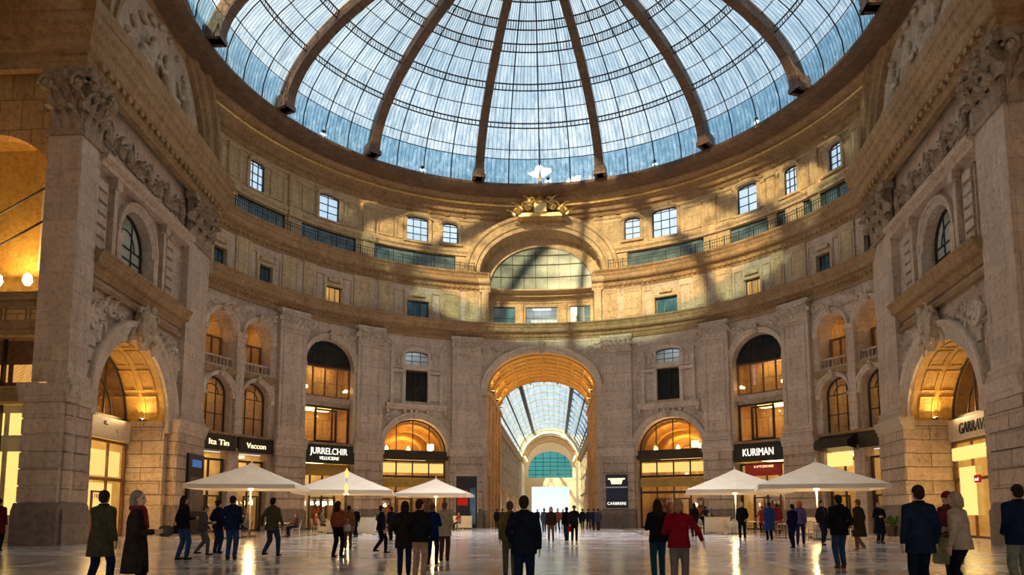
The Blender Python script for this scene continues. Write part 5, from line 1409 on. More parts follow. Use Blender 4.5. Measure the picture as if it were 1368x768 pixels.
def person(label, px, fy, hy, yaw, top, legs, hair=(.03, .02, .015), arms=('down', 'down'), stride=.0, coat=.84, style='short', skin=0, shoes=(.02, .018, .016),
           slim=1.0, scarf=None, hat=None, skirt=None, head=(0, 0), hood=None, vest=None, seated=False, far=False, H=None, group=None, xy=None, collar=True, flare=1.0, shirt=None):
    PN[0] += 1
    if xy is None:
        fo, ho = fy - 683, 683 - hy
        Hn = (fo + ho) * 1.4 / max(fo, 1)
        H = H or max(1.62, min(1.86, Hn))
        q = (1.4 * fo + (H - 1.4) * ho) / (1.4 ** 2 + (H - 1.4) ** 2)
        Z = 941.4 / q; x, y = spot(px, Z)
    else: x, y = xy; H = H or 1.72; Z = 40
    k = H / 1.75
    root = empty('person', (x, y, 0), radians(yaw)); root.scale = (k, k, k)
    tag(root, label, 'person', group)
    vb, vc = (.02, .022) if far else (.0125, .016)
    dz = 0.0
    hipz, seat = .93, 0
    hips = [Vector((sx * .09, 0, hipz)) for sx in (-1, 1)]
    if seated:
        hipz = .52; hips = [Vector((sx * .10, 0, hipz)) for sx in (-1, 1)]; dz = hipz - .93
        ank = [Vector((sx * .13, .42 + .04 * sx, .09)) for sx in (-1, 1)]
    else:
        ank = [Vector((-.095, -stride * .5, .09 + (.05 if stride > .3 else 0))), Vector((.095, stride * .5, .09))]
        drop = .93 - sqrt(max(.5, .835 ** 2 - (stride * .5) ** 2)) - .085
        dz = -max(0, drop); hips = [h + Vector((0, 0, dz)) for h in hips]
    knees = []
    for i in (0, 1):
        m_, e_ = ik(hips[i], ank[i], .43, .42, (0.02 * (i * 2 - 1), 1, .15)); knees.append(m_); ank[i] = e_
    lean = .05 if stride > .2 else 0.0
    up = lambda p: Vector((p[0], p[1] + lean * max(0, (p[2] - .93)) * 1.2, p[2] + dz))
    sh = [up((sx * .172 * slim, 0, 1.415)) for sx in (-1, 1)]
    wr, el, fd = [], [], []
    for i, sx in enumerate((-1, 1)):
        t_, f_ = ARMS[arms[i]]
        w_ = sh[i] + Vector((sx * t_[0], t_[1], t_[2]))
        e_, w_ = ik(sh[i], w_, .29, .265, (sx * .45, -1, -.2)); el.append(e_); wr.append(w_); fd.append(Vector((sx * f_[0], f_[1], f_[2])))
    R3 = Matrix.Rotation(radians(head[0]), 3, 'Z') @ Matrix.Rotation(radians(head[1]), 3, 'X')
    nk = up((0, 0, 1.50))
    hd = lambda p: nk + R3 @ (Vector(p) - Vector((0, 0, 1.50)))
    # ---- body: one continuous skin surface
    bm = bmesh.new()
    ellipsoid(bm, hd((0, .0, 1.645)), (.077, .095, .108), R3); ellipsoid(bm, hd((0, .035, 1.582)), (.056, .062, .058), R3)
    round_cone(bm, hd((0, .088, 1.648)), hd((0, .112, 1.612)), .009, .015, 8)
    ellipsoid(bm, hd((0, .078, 1.665)), (.05, .018, .014), R3); ellipsoid(bm, hd((0, .088, 1.578)), (.024, .014, .012), R3)
    for sx in (-1, 1): ellipsoid(bm, hd((sx * .08, -.002, 1.625)), (.012, .02, .03), R3, 8, 6)
    round_cone(bm, up((0, -.01, 1.40)), hd((0, -.002, 1.57)), .06, .054)
    ellipsoid(bm, up((0, 0, 1.28)), (.16 * slim, .10, .19)); ellipsoid(bm, up((0, 0, 1.1)), (.135 * slim, .095, .17)); ellipsoid(bm, up((0, 0, .96)), (.145, .10, .11))
    for i, sx in enumerate((-1, 1)):
        round_cone(bm, up((sx * .06, 0, 1.40)), sh[i], .06, .055); round_cone(bm, sh[i], el[i], .05, .038); round_cone(bm, el[i], wr[i], .037, .025)
        hand(bm, wr[i], fd[i], sx, .5 if arms[i] in ('bag', 'phone', 'bent') else .3)
        round_cone(bm, hips[i], knees[i], .085, .056); round_cone(bm, knees[i], ank[i], .055, .036)
        round_cone(bm, ank[i], ank[i] + Vector((0, .1, -.05)), .035, .03)
    body = link('body', voxel_mesh('body', bm, vb, 'skin_%d' % skin, 2), root)
    # ---- face
    if not far:
        for sx in (-1, 1):
            e = MB(); c_ = hd((sx * .031, .084, 1.643)); e.ball(tuple(c_), (.013, .011, .009), 8, 6); e.build('eye', 'eye', body, True)
        e = MB(); e.ball(tuple(hd((0, .099, 1.578))), (.022, .007, .006), 8, 6); e.build('mouth', 'lip', body, True)
    # ---- hair
    bm = bmesh.new()
    if hat is None or style == 'long':
        ellipsoid(bm, hd((0, -.018, 1.668)), (.088, .098, .100), R3)
        ellipsoid(bm, hd((0, -.045, 1.62)), (.08, .068, .085), R3)
        if style == 'long':
            for sx in (-1, 0, 1): round_cone(bm, hd((sx * .05, -.05, 1.62)), hd((sx * .065, -.075, 1.43)), .055, .04)
        if style == 'bob':
            for sx in (-1, 1): round_cone(bm, hd((sx * .065, -.02, 1.64)), hd((sx * .07, -.02, 1.54)), .038, .03)
            round_cone(bm, hd((0, -.06, 1.62)), hd((0, -.07, 1.53)), .07, .05)
        if style == 'bun': ellipsoid(bm, hd((0, -.1, 1.70)), (.045, .045, .045))
        if style == 'curly':
            rnd = random.Random(PN[0])
            for q in range(16):
                t = rnd.uniform(0, 2 * pi); ph = rnd.uniform(-.1, 1.3); r_ = .095
                p = hd((r_ * cos(t) * cos(ph), -.025 + r_ * sin(t) * cos(ph) * .9, 1.66 + r_ * sin(ph)))
                if (p - hd((0, .1, 1.62))).length > .085: ellipsoid(bm, p, (.035, .035, .035), None, 8, 6)
        link('hair', voxel_mesh('hair', bm, .013 if not far else .02, cloth_col(hair), 2), root)
    else: bm.free()
    if hat:
        bm = bmesh.new(); ellipsoid(bm, hd((0, -.012, 1.69)), (.094, .108, .088), R3)
        for q in range(16):
            t = 2 * pi * q / 16; t2 = 2 * pi * (q + 1) / 16
            round_cone(bm, hd((.09 * cos(t), -.01 + .104 * sin(t), 1.665)), hd((.09 * cos(t2), -.01 + .104 * sin(t2), 1.665)), .014, .014, 6)
        link('hat', voxel_mesh('hat', bm, .014, cloth_col(hat), 2), root)
    # ---- jacket / top
    bm = bmesh.new()
    hem = coat
    prof = [(1.505, .070, .068, -.005), (1.475, .095, .078, -.005), (1.44, .142, .098, 0), (1.38, .180, .122, 0), (1.28, .192, .140, .0), (1.15, .184, .138, 0), (1.05, .190, .142, 0), (.95, .206, .158, 0)]
    if seated: prof = [p for p in prof if p[0] > .93]; hem = .9
    else:
        if hem < .93:
            n_ = max(1, int((.95 - hem) / .1))
            for j in range(1, n_ + 1):
                z = .95 - (.95 - hem) * j / n_; g = 1 + (.95 - z) * .35 * flare; prof.append((z, .208 * g, .160 * g + abs(stride) * .10 * (.95 - z) * 2, 0))
    if slim < .97: prof = [(z, rx * slim, ry, cy) for z, rx, ry, cy in prof]
    loft_rings(bm, [ringpts(up((0, cy, z)), rx, ry) for z, rx, ry, cy in prof])
    for i in (0, 1):
        round_cone(bm, up(((i * 2 - 1) * .05, -.01, 1.47)), sh[i], .05, .06); round_cone(bm, up(((i * 2 - 1) * .10 * slim, 0, 1.39)), sh[i], .075, .066); round_cone(bm, sh[i], el[i], .066, .054); round_cone(bm, el[i], wr[i] + (el[i] - wr[i]).normalized() * .02, .054, .04)
    if hood: 
        ellipsoid(bm, up((0, -.10, 1.48)), (.11, .07, .07))
    tp = link('jacket', voxel_mesh('jacket', bm, vc, cloth_col(top), 2), root)
    if collar and not far:
        bm = bmesh.new()
        for q in range(14):
            t = radians(-60) - q * radians(240) / 13 + radians(0); t2 = radians(-60) - (q + 1) * radians(240) / 13
            a_ = up((.074 * cos(t + pi), -.005 + .072 * sin(t + pi), 1.515)); b_ = up((.074 * cos(t2 + pi), -.005 + .072 * sin(t2 + pi), 1.515))
            round_cone(bm, a_, b_, .018, .018, 6)
        link('collar', voxel_mesh('collar', bm, .012, cloth_col(tuple(c_ * .75 for c_ in top)), 1), tp)
    if not far:
        e = MB(); 
        for z in ([1.32, 1.22, 1.12, 1.02] if not seated else [1.3, 1.2]):
            p = up((0, .142 - abs(z - 1.25) * .06, z)); e.ball(tuple(p), (.009, .006, .009), 6, 5)
        e.build('button', 'black', tp)
    if shirt:
        bm = bmesh.new(); loft_rings(bm, [ringpts(up((0, .028, 1.5)), .05, .045), ringpts(up((0, .045, 1.42)), .06, .085), ringpts(up((0, .05, 1.15)), .045, .10)])
        link('shirt', voxel_mesh('shirt', bm, .016, cloth_col(shirt), 1), root)
    # ---- trousers or skirt
    bm = bmesh.new()
    if skirt:
        loft_rings(bm, [ringpts((0, 0, z + dz), rx, ry) for z, rx, ry in ((1.0, .16, .12), (.9, .19, .14), (.7, .22, .18), (skirt, .25, .22))])
        link('skirt', voxel_mesh('skirt', bm, vc, cloth_col(legs), 2), root)
    else:
        pz = hips[0].z
        ellipsoid(bm, (0, -.005, pz + .03), (.168, .122, .12))
        for i in (0, 1):
            round_cone(bm, hips[i], knees[i], .102, .075); round_cone(bm, knees[i], ank[i] + Vector((0, -.005, .0)), .075, .06)
        link('trousers', voxel_mesh('trousers', bm, vc, cloth_col(legs), 2), root)
    # ---- shoes
    for i in (0, 1):
        bm = bmesh.new(); a_ = ank[i]; g = a_.z - .09
        ellipsoid(bm, (a_.x, a_.y - .015, .052 + g), (.042, .06, .05)); ellipsoid(bm, (a_.x, a_.y + .07, .036 + g), (.045, .11, .034)); ellipsoid(bm, (a_.x, a_.y + .02, .014 + g), (.044, .12, .014))
        link('shoe', voxel_mesh('shoe', bm, .014, cloth_col(shoes), 1), root)
    if scarf:
        bm = bmesh.new()
        for q in range(14):
            t = 2 * pi * q / 14; t2 = 2 * pi * (q + 1) / 14
            round_cone(bm, up((.095 * cos(t), .085 * sin(t), 1.49 + .015 * sin(3 * t))), up((.095 * cos(t2), .085 * sin(t2), 1.49 + .015 * sin(3 * t2))), .038, .038, 8)
        round_cone(bm, up((.05, .1, 1.47)), up((.07, .15, 1.22)), .04, .035)
        link('scarf', voxel_mesh('scarf', bm, .014, cloth_col(scarf), 2), root)
    root['_wl'] = 0
    del root['_wl']
    Mw = Matrix.Translation((x, y, 0)) @ Matrix.Rotation(radians(yaw), 4, 'Z') @ Matrix.Scale(k, 4)
    return dict(root=root, wr=[Mw @ w for w in wr], sh=[Mw @ w for w in sh], M=Mw, fd=fd, k=k)
for i, c in enumerate(SKIN): M['skin_%d' % i] = simple('skin_tone_%d' % i, c, .55, 0, .08, 14)
M['eye'] = simple('eye_surface', (.05, .035, .03), .15); M['lip'] = simple('lip_tone', (.35, .12, .10), .5)
def handbag(label, p, col, w=.3, h=.24, d=.12, drop=.16, yaw=0, strap_from=None, side=1):
    """bag hanging from a hand (or by its strap from a shoulder)"""
    P = Vector(p['wr'][side > 0]) if strap_from is None else Vector(p['sh'][side > 0])
    drop_ = drop if strap_from is None else strap_from
    rz = p['root'].rotation_euler[2]
    o = empty('bag', (P.x, P.y, 0), rz); tag(o, label, 'bag')
    off = .0 if strap_from is None else side * .14
    z1 = P.z - drop_ - (.09 if strap_from is None else 0); b = MB(); R_ = []
    for z, s_ in ((z1 - h, .92), (z1 - h + .03, 1.0), (z1 - .05, .97), (z1, .85)):
        R_.append([(off + sx * d * .5 * s_, sy * w * .5 * s_, z) for sx, sy in ((-1, -.85), (-.7, -1), (.7, -1), (1, -.85), (1, .85), (.7, 1), (-.7, 1), (-1, .85))])
    b.grid(R_, closed=True); b.f(*range(8)); b.f(*range(24, 32)); b.build('bag_body', cloth_col(col), o)
    s_ = MB()
    if strap_from is None:
        for sx in (-1, 1): s_.tube([(sx * d * .3, -w * .3, z1 - .02), (sx * d * .2, -w * .15, z1 + drop_ * .8), (0, 0, z1 + drop_ + .02), (sx * d * .2, w * .15, z1 + drop_ * .8), (sx * d * .3, w * .3, z1 - .02)], .009, 6)
    else:
        s_.tube([(off, -w * .42, z1 - .02), (off * .8, -.09, z1 + drop_ * .6), (0 - side * .03, -.03, z1 + drop_ + .075), (0 - side * .03, .03, z1 + drop_ + .075), (off * .8, .09, z1 + drop_ * .6), (off, w * .42, z1 - .02)], .012, 6)
    s_.build('strap', cloth_col(tuple(c * .7 for c in col)), o)
    return o
# ------------------------------------------------------------------ the crowd
BLK = (.012, .012, .014); NVY = (.012, .020, .050); JEAN = (.030, .060, .130); DJEAN = (.018, .030, .065); OLV = (.060, .055, .030); BRN = (.055, .035, .022)
BEI = (.42, .35, .26); TAN = (.36, .24, .14); GRY = (.12, .12, .12); RED = (.20, .008, .018); RUST = (.25, .06, .035)
P = person
P('person in a dark maroon coat cut off by the left edge of the view', -1, 734, 662, 10, (.10, .012, .012), BLK, arms=('down', 'down'), coat=.6)
p = P('person in a long dark olive-brown coat walking away, raising a phone, nearest the left pier', 137, 788, 654, -5, OLV, NVY, hair=(.04, .025, .015), arms=('phone', 'down'), stride=.28, coat=.62, head=(8, 0))
ph = MB(); q = p['wr'][0]; 
ph.box(q.x - .04, q.x + .05, q.y + .05, q.y + .06, q.z + .04, q.z + .2); o = ph.build('phone', 'black'); tag(o, 'black phone held up by the person in the olive-brown coat', 'phone')
p = P('grey-haired person in a black coat with a red scarf in the left foreground', 184, 812, 655, -70, (.03, .024, .02), BLK, hair=(.22, .19, .17), arms=('bent', 'bent'), stride=.1, coat=.55, style='bob', scarf=(.16, .025, .03), head=(-10, 0), skin=1)
q = (p['wr'][0] + p['wr'][1]) / 2; f_ = p['M'].to_3x3() @ Vector((0, 1, 0)); f_.normalize()
b = MB(); c_ = q + f_ * .13; b.lathe((c_.x, c_.y, c_.z - .07), [(.05, 0), (.09, .03), (.10, .09), (.09, .14), (.05, .16)], 16); o = b.build('carried_bundle', cloth_col((.10, .08, .07))); tag(o, 'dark round bundle held in both hands by the grey-haired person', 'bundle')
p = P('long-haired woman in a short black jacket and blue jeans beside the poster case', 246, 746, 660, -35, BLK, JEAN, arms=('bag', 'bent'), stride=.15, coat=.86, style='long', slim=.92, shirt=(.5, .45, .4))
handbag('black shoulder bag on the woman in blue jeans beside the poster case', p, (.02, .02, .02), strap_from=.5, side=-1)
P('person in a slate grey jacket bending forward between the poster case and the cafe', 272, 741, 676, -60, (.07, .075, .09), (.10, .10, .12), hair=(.09, .06, .05), arms=('fwd', 'bent'), stride=.35, head=(0, -18))
P('curly-haired person in a dark navy top and jeans left of the navy-jacketed man', 292, 738, 668, -20, (.014, .016, .03), DJEAN, arms=('pocket', 'down'), style='curly', slim=.94)
P('broad man in a navy jacket and blue jeans seen from behind by the left umbrella', 311, 745, 660, 5, NVY, JEAN, arms=('pocket', 'pocket'), coat=.82, slim=1.08)
P('person in an olive-brown jacket and blue jeans walking under the first left umbrella', 364, 740, 657, -15, (.075, .062, .036), (.035, .06, .085), arms=('back', 'fwd'), stride=.4, coat=.8)
p = P('woman in a rust red top and black trousers holding a pale bag before the cafe', 452, 743, 669, -25, RUST, BLK, arms=('down', 'bent'), style='long', coat=.98, slim=.92, stride=.15)
handbag('pale cream bag in the right hand of the woman in rust red', p, (.5, .42, .35), w=.26, h=.2, side=1, drop=.04)
P('person in a brown-orange coat just behind the woman in rust red', 466, 733, 678, 20, (.22, .09, .035), (.14, .07, .04), coat=.7, slim=.9)
P('pale-haired person in a black jacket standing in front of the cafe tables', 476, 717, 677, 150, BLK, BLK, hair=(.5, .42, .33), arms=('down', 'pocket'), skin=1)
P('person in a dark navy jacket and black trousers right of the cafe', 509, 738, 676, -60, (.014, .018, .032), BLK, arms=('fwd', 'down'), stride=.35)
P('small dark-clad person just behind, right of the one in the dark navy jacket', 523, 721, 680, 40, (.02, .018, .025), (.02, .02, .02), stride=.2)
P('person in a long black jacket and blue jeans, left of the group of four', 541, 768, 669, 10, (.022, .018, .016), (.014, .022, .07), arms=('pocket', 'pocket'), coat=.66, style='bob', stride=.12)
P('person in a black jacket and pale tan trousers in the group of four', 561, 772, 667, -10, (.014, .014, .016), (.42, .25, .16), arms=('pocket', 'pocket'), coat=.82, head=(-20, 0))
P('person in a deep blue suit between tan trousers and beige coat', 578, 753, 674, -10, (.010, .018, .085), (.010, .018, .075), arms=('down', 'bent'), stride=.15, slim=.9, hair=(.12, .07, .04))
P('person in a beige coat and brown trousers at the right of the group of four', 594, 748, 670, -5, BEI, (.09, .035, .028), hair=(.15, .08, .05), arms=('pocket', 'pocket'), coat=.74)
P('dark-haired man in a midnight blue jacket at the centre of the foreground', 700, 802, 662, -2, (.011, .014, .024), (.012, .018, .045), arms=('pocket', 'down'), coat=.80, slim=1.08, stride=.08)
P('person in an olive sweater half hidden behind the central man', 681, 772, 686, 6, (.10, .085, .03), (.10, .09, .05), hair=(.10, .05, .03), arms=('down', 'pocket'), H=1.62, slim=.9)
P('reddish-haired person in a dark brown jacket and tan trousers in the street mouth', 736, 723, 677, 175, (.05, .03, .02), (.24, .13, .09), hair=(.30, .10, .06), stride=.2, style='bob', skin=1)
p = P('person in black walking in the street mouth, left of the blue-capped one', 757, 722, 678, 15, BLK, (.02, .025, .05), stride=.3)
p = P('person in dark clothes and a blue cap carrying a red bag', 767, 723, 675, -8, (.016, .016, .02), BLK, hat=(.08, .13, .20), arms=('down', 'bag'), stride=.15)
handbag('small bright red bag hanging low beside the blue-capped person', p, (.45, .01, .015), w=.28, h=.24, side=-1, drop=.05)
far = [(664, 706, 682, BLK, 10, 'black-coated person'), (671, 708, 680, (.03, .025, .03), -20, 'charcoal-coated person'), (679, 706, 683, NVY, 170, 'navy-coated person'), (727, 711, 682, (.05, .06, .09), 10, 'slate blue-coated person'),
       (745, 710, 682, (.16, .05, .04), 160, 'brick-coloured-coated person'), (778, 707, 680, BLK, 5, 'black-jacketed person'), (786, 707, 681, (.025, .02, .022), -15, 'near-black-coated person'), (793, 708, 681, NVY, 20, 'navy-jacketed person'), (718, 703, 680, BRN, 170, 'brown-coated person'), (752, 703, 680, (.28, .26, .25), 180, 'pale grey-coated person'), (799, 709, 682, (.04, .045, .07), 10, 'dusky blue-coated person')]
nms = ['at the far left of the street mouth', 'second from the left in the street mouth', 'third from the left in the street mouth', 'just right of the central man in the street', 'between the reddish-haired and black-clad walkers', 'just right of the red bag', 'in the cluster right of the red bag', 'at the right of the street mouth', 'deep in the street behind the central man', 'deep in the street behind the black-clad walker', 'hugging the right passage wall']
for (px, fy, hy, col, yw, nm), wh in zip(far, nms):
    P('small distant %s %s' % (nm, wh), px, fy, hy, yw, col, (.02, .02, .03), stride=.3, far=True, coat=.7)
P('woman in a black jacket and slim blue jeans left of the red sweater', 878, 774, 667, 0, (.012, .010, .012), (.014, .05, .075), hair=(.03, .018, .012), style='long', arms=('bent', 'down'), coat=.84, slim=.92, stride=.14)
P('fair-haired person in a crimson sweater and grey trousers', 906, 792, 671, -15, RED, (.17, .14, .13), hair=(.32, .18, .10), arms=('bent', 'out'), coat=.86, style='bob', slim=1.1, stride=.2, skin=1)
P('small person in black behind the crimson sweater', 927, 716, 672, 20, (.014, .01, .012), BLK, style='long', coat=.7)
P('dark-coated person farther right behind the crimson sweater', 942, 709, 676, 0, (.02, .016, .02), BLK, coat=.6)
P('fair-haired man all in black standing before the right-hand cafe', 991, 720, 668, 160, BLK, BLK, hair=(.40, .30, .20), arms=('pocket', 'back'), stride=.25, skin=1, head=(20, 0))
P('person in a long royal blue hooded coat before the right-hand cafe', 1027, 718, 662, 5, (.030, .060, .19), BLK, hair=(.04, .02, .02), coat=.45, flare=1.9, hood=True, arms=('down', 'down'))
P('person in maroon half hidden left of the royal blue coat', 1018, 711, 676, 20, (.13, .014, .03), BLK, coat=.5, arms=('out', 'down'))
P('person in a wine-coloured coat right of the royal blue coat', 1038, 713, 671, -10, (.14, .015, .03), (.03, .015, .02), coat=.6, arms=('down', 'bag'))
P('person in a dark navy jacket walking left of the orange-haired one', 1058, 731, 673, 20, (.014, .014, .05), (.014, .016, .05), arms=('pocket', 'fwd'), stride=.2)
P('orange-haired person in lavender and navy', 1068, 726, 668, -25, (.13, .09, .22), (.03, .025, .08), hair=(.55, .12, .03), style='bob', stride=.3, slim=.9)
P('person in a dark jacket with tan bag strap left of the hooded black jacket', 1098, 727, 668, -160, (.02, .02, .024), (.02, .03, .05), hair=(.05, .03, .02), shirt=(.18, .04, .2), stride=.2)
p = P('person in a hooded black jacket, blue jeans and reddish shoes on the right', 1120, 758, 661, 5, (.012, .012, .014), JEAN, arms=('pocket', 'pocket'), coat=.80, hood=True, shoes=(.22, .04, .025), slim=1.1, stride=.1)
P('person in a long brown coat and tan boots striding before the dark doorway', 1147, 734, 664, 30, (.050, .032, .018), (.20, .11, .07), hair=(.16, .07, .03), coat=.5, stride=.4, shoes=(.34, .22, .15), skin=1)
P('person in a round black quilted coat beside the right inner pier', 1174, 725, 671, 190, (.014, .015, .02), (.012, .02, .05), hair=(.30, .22, .16), coat=.42, flare=1.6, style='bob', arms=('bent', 'bent'), slim=1.1)
P('short-haired man in a navy jacket in the right foreground', 1227, 802, 648, 5, (.013, .020, .042), (.010, .014, .026), arms=('down', 'down'), coat=.74, slim=1.1, stride=.1, hair=(.035, .02, .014))
p = P('person in a cream and tan jacket and black trousers in the right foreground', 1281, 800, 655, 35, (.36, .29, .22), BLK, hair=(.30, .22, .16), arms=('bag', 'bent'), coat=.84, stride=.35, head=(15, -8), style='bob')
handbag('large pale green bag carried by the person in the cream and tan jacket', p, (.26, .28, .15), w=.42, h=.42, d=.2, side=1, drop=.05)
P('person in a dark red knitted hat close behind the cream and tan jacket', 1268, 778, 656, 20, (.10, .02, .03), (.03, .03, .04), hat=(.16, .015, .025), arms=('down', 'down'), coat=.8, stride=.3)
P('man in a navy jacket and grey-green trousers cut by the right edge of the view', 1360, 792, 646, 0, (.012, .016, .045), (.20, .20, .15), hair=(.03, .02, .015), arms=('pocket', 'down'), coat=.80, slim=1.1)
# ------------------------------------------------------------------ cafe umbrellas
M['canvas'] = None
def canvas():
    m, nt, out = nmat('cream_canvas'); b = nt.nodes.new('ShaderNodeBsdfPrincipled'); tc = nt.nodes.new('ShaderNodeTexCoord')
    f = noise(nt, tc.outputs['Object'], 1.5, 4); nt.links.new(ramp(nt, f, [(0.3, (.80, .74, .64)), (.7, (.90, .85, .76))]), b.inputs['Base Color']); b.inputs['Roughness'].default_value = .85
    t = nt.nodes.new('ShaderNodeBsdfTranslucent'); t.inputs[0].default_value = (.75, .62, .42, 1)
    mx = nt.nodes.new('ShaderNodeMixShader'); mx.inputs[0].default_value = .2; nt.links.new(b.outputs[0], mx.inputs[1]); nt.links.new(t.outputs[0], mx.inputs[2]); nt.links.new(mx.outputs[0], out.inputs[0]); return m
M['canvas'] = canvas()
def umbrella(label, px, Z, hw, zed, zpk, rz, lamp=100):
    x, y = spot(px, Z); o = empty('cafe_umbrella', (x, y, 0), radians(rz)); tag(o, label, 'umbrella', None)
    n = 8; rows = []; cor = []
    def edge(t):   # square outline
        c_, s_ = cos(t), sin(t); m_ = max(abs(c_), abs(s_)); return c_ / m_, s_ / m_
    ang = [2 * pi * k / 32 for k in range(32)]
    for dzz in (0, -.02):
        r_ = []
        for j in range(7):
            u = j / 6; row = []
            for t in ang:
                ex, ey = edge(t); cr_ = min(abs(ex), abs(ey)); sag = -.10 * sin(pi * u) * (1 - cr_ ** 2) - (1 - cr_ ** 3) * .0
                row.append((ex * hw * (.03 + .97 * u), ey * hw * (.03 + .97 * u), zpk - (zpk - zed) * (u ** .92) + sag + dzz))
            r_.append(row)
        rows.append(r_)
    cpy = MB(); full = rows[0] + rows[1][::-1]; cpy.grid(full, closed=True); cpy.f(*range(32)); cpy.f(*range(len(cpy.V) - 32, len(cpy.V)))
    c_ = cpy.build('canopy', 'canvas', o)
    v = MB(); vr = []
    for zz, sc in ((zed - .01, 1.0), (zed - .22, 1.01), (zed - .22, .995), (zed - .01, .985)):
        vr.append([(edge(t)[0] * hw * sc, edge(t)[1] * hw * sc, zz) for t in ang])
    v.grid(vr + [vr[0]], closed=True); v.build('valance', 'canvas', c_)
    m_ = MB(); m_.lathe((0, 0, 0), [(.045, .1), (.045, zpk - .05), (.02, zpk)], 12); m_.build('pole', 'white_metal', o)
    m_ = MB(); m_.lathe((0, 0, zpk - .02), [(.07, 0), (.08, .06), (.04, .14), (.05, .2), (.01, .26)], 10); m_.build('finial', 'white_metal', o)
    m_ = MB(); m_.bev(-.45, .45, -.45, .45, 0, .12, .03); m_.lathe((0, 0, .12), [(.09, 0), (.07, .25), (.05, .27)], 12); m_.build('base', 'plinth', o)
    for k in range(8):
        t = 2 * pi * k / 8; ex, ey = edge(t); q = MB()
        q.tube([(ex * .05, ey * .05, zpk - .12), (ex * hw * .5, ey * hw * .5, (zpk + zed) / 2 - .1), (ex * hw * .97, ey * hw * .97, zed - .03)], .018, 5); q.tube([(0, 0, zpk - 1.15), (ex * hw * .5, ey * hw * .5, (zpk + zed) / 2 - .1)], .014, 5)
        q.build('rib', 'white_metal', o)
    l_ = MB(); l_.lathe((0, 0, zed - .25), [(.10, 0), (.16, .05), (.14, .12), (.05, .16)], 12); l_.build('heater_lamp', 'lamp_soft', o)
    pl_ = bpy.data.lights.new('umbrella_lamp', 'POINT'); po_ = bpy.data.objects.new('umbrella_lamp', pl_); COL.objects.link(po_); pl_.energy = lamp * 2.2; pl_.color = (1, .62, .25); pl_.shadow_soft_size = .2; po_.location = (x, y, zed - .55)
    return x, y
UM = [umbrella('wide cream umbrella nearest the left pier, open over cafe tables', 334, 39, 2.75, 2.8, 4.0, 12), umbrella('second cream umbrella from the left pier', 462, 47.5, 3.1, 2.75, 4.1, 12),
      umbrella('smaller cream umbrella closest to the portal on the left', 582, 53, 2.6, 2.7, 3.8, 0), umbrella('cream umbrella nearest the portal on the right', 983, 46, 3.1, 2.75, 4.1, -10),
      umbrella('largest cream umbrella in front of the right inner pier', 1092, 37.5, 3.0, 2.75, 4.0, -14)]
# gilt lantern standing beside the second umbrella
x, y = spot(462, 40.5); o = empty('street_lantern', (x, y, 0)); tag(o, 'slim iron lamp post with two glowing amber lanterns in front of the second left umbrella', 'lamp post')
m = MB(); m.lathe((0, 0, 0), [(.18, 0), (.2, .08), (.08, .2), (.04, .5), (.035, 2.2), (.05, 2.3), (.02, 2.4)], 10); m.build('post', 'iron', o)
for z in (2.45, 3.3):
    m = MB(); m.lathe((0, 0, z), [(.04, 0), (.10, .08), (.14, .36), (.05, .48), (.01, .56)], 8); m.build('lantern', 'panel_lit', o)
m = MB(); m.lathe((0, 0, 3.1), [(.02, 0), (.02, .2)], 6); m.build('stem', 'iron', o)
# ------------------------------------------------------------------ cafe furniture
def make_table():
    o = empty('cafe_table'); m = MB(); m.lathe((0, 0, .71), [(.38, 0), (.4, .012), (.4, .03), (.38, .04)], 24); m.build('table_top', 'cloth_white', o)
    m = MB(); m.lathe((0, 0, .03), [(.05, 0), (.03, .05), (.03, .66), (.08, .68)], 10); m.build('pedestal', 'iron', o)
    m = MB(); m.lathe((0, 0, 0), [(.25, 0), (.26, .015), (.08, .03)], 16); m.build('base', 'iron', o); return o
def make_clothtable():
    o = empty('cafe_table'); m = MB(); n = 40
    prof = [(.01, .76), (.44, .76), (.46, .745), (.47, .6), (.5, .3), (.53, .06)]
    rows = [[(r * (1 + (.05 * sin(k * 2 * pi / n * 9) if z < .7 else 0)) * cos(2 * pi * k / n), r * (1 + (.05 * sin(k * 2 * pi / n * 9) if z < .7 else 0)) * sin(2 * pi * k / n), z) for k in range(n)] for r, z in prof]
    m.grid(rows, closed=True); m.f(*range(n)); m.build('tablecloth', 'cloth_white', o, True)
    m = MB(); m.lathe((0, 0, 0), [(.3, 0), (.3, .03), (.05, .06), (.04, .7), (.3, .74)], 12); m.build('pedestal', 'iron', o); return o
def make_chair(mat):
    o = empty('cafe_chair'); m = MB(); m.bev(-.22, .22, -.21, .22, .43, .46, .012); m.build('seat', mat, o)
    b = MB(); b.tube([(-.2, -.2, .46), (-.21, -.25, .7), (-.15, -.29, .86), (0, -.3, .9), (.15, -.29, .86), (.21, -.25, .7), (.2, -.2, .46)], .016, 6)
    for k in range(-2, 3): b.tube([(k * .065, -.22, .47), (k * .065, -.27, .7), (k * .06, -.295, .885)], .01, 5)
    b.build('backrest', mat, o)
    for sx in (-1, 1):
        for sy in (-1, 1): l = MB(); l.tube([(sx * .19, sy * .18, .44), (sx * .22, sy * .22, 0.0)], .015, 6); l.build('leg', mat, o)
    return o
T0, T1, C0, C1 = make_table(), make_clothtable(), make_chair('white_metal'), make_chair('brown_wood')
used = {}
def put(proto, loc, rz, label, cat, group):
    o = proto if proto.name not in used else copy_tree(proto); used[proto.name] = 1
    o.location = (loc[0], loc[1], 0); o.rotation_euler = (0, 0, radians(rz)); tag(o, label, cat, group); return o
names = ['first left', 'second left', 'portal-side left', 'portal-side right', 'largest right']
seatspots = []
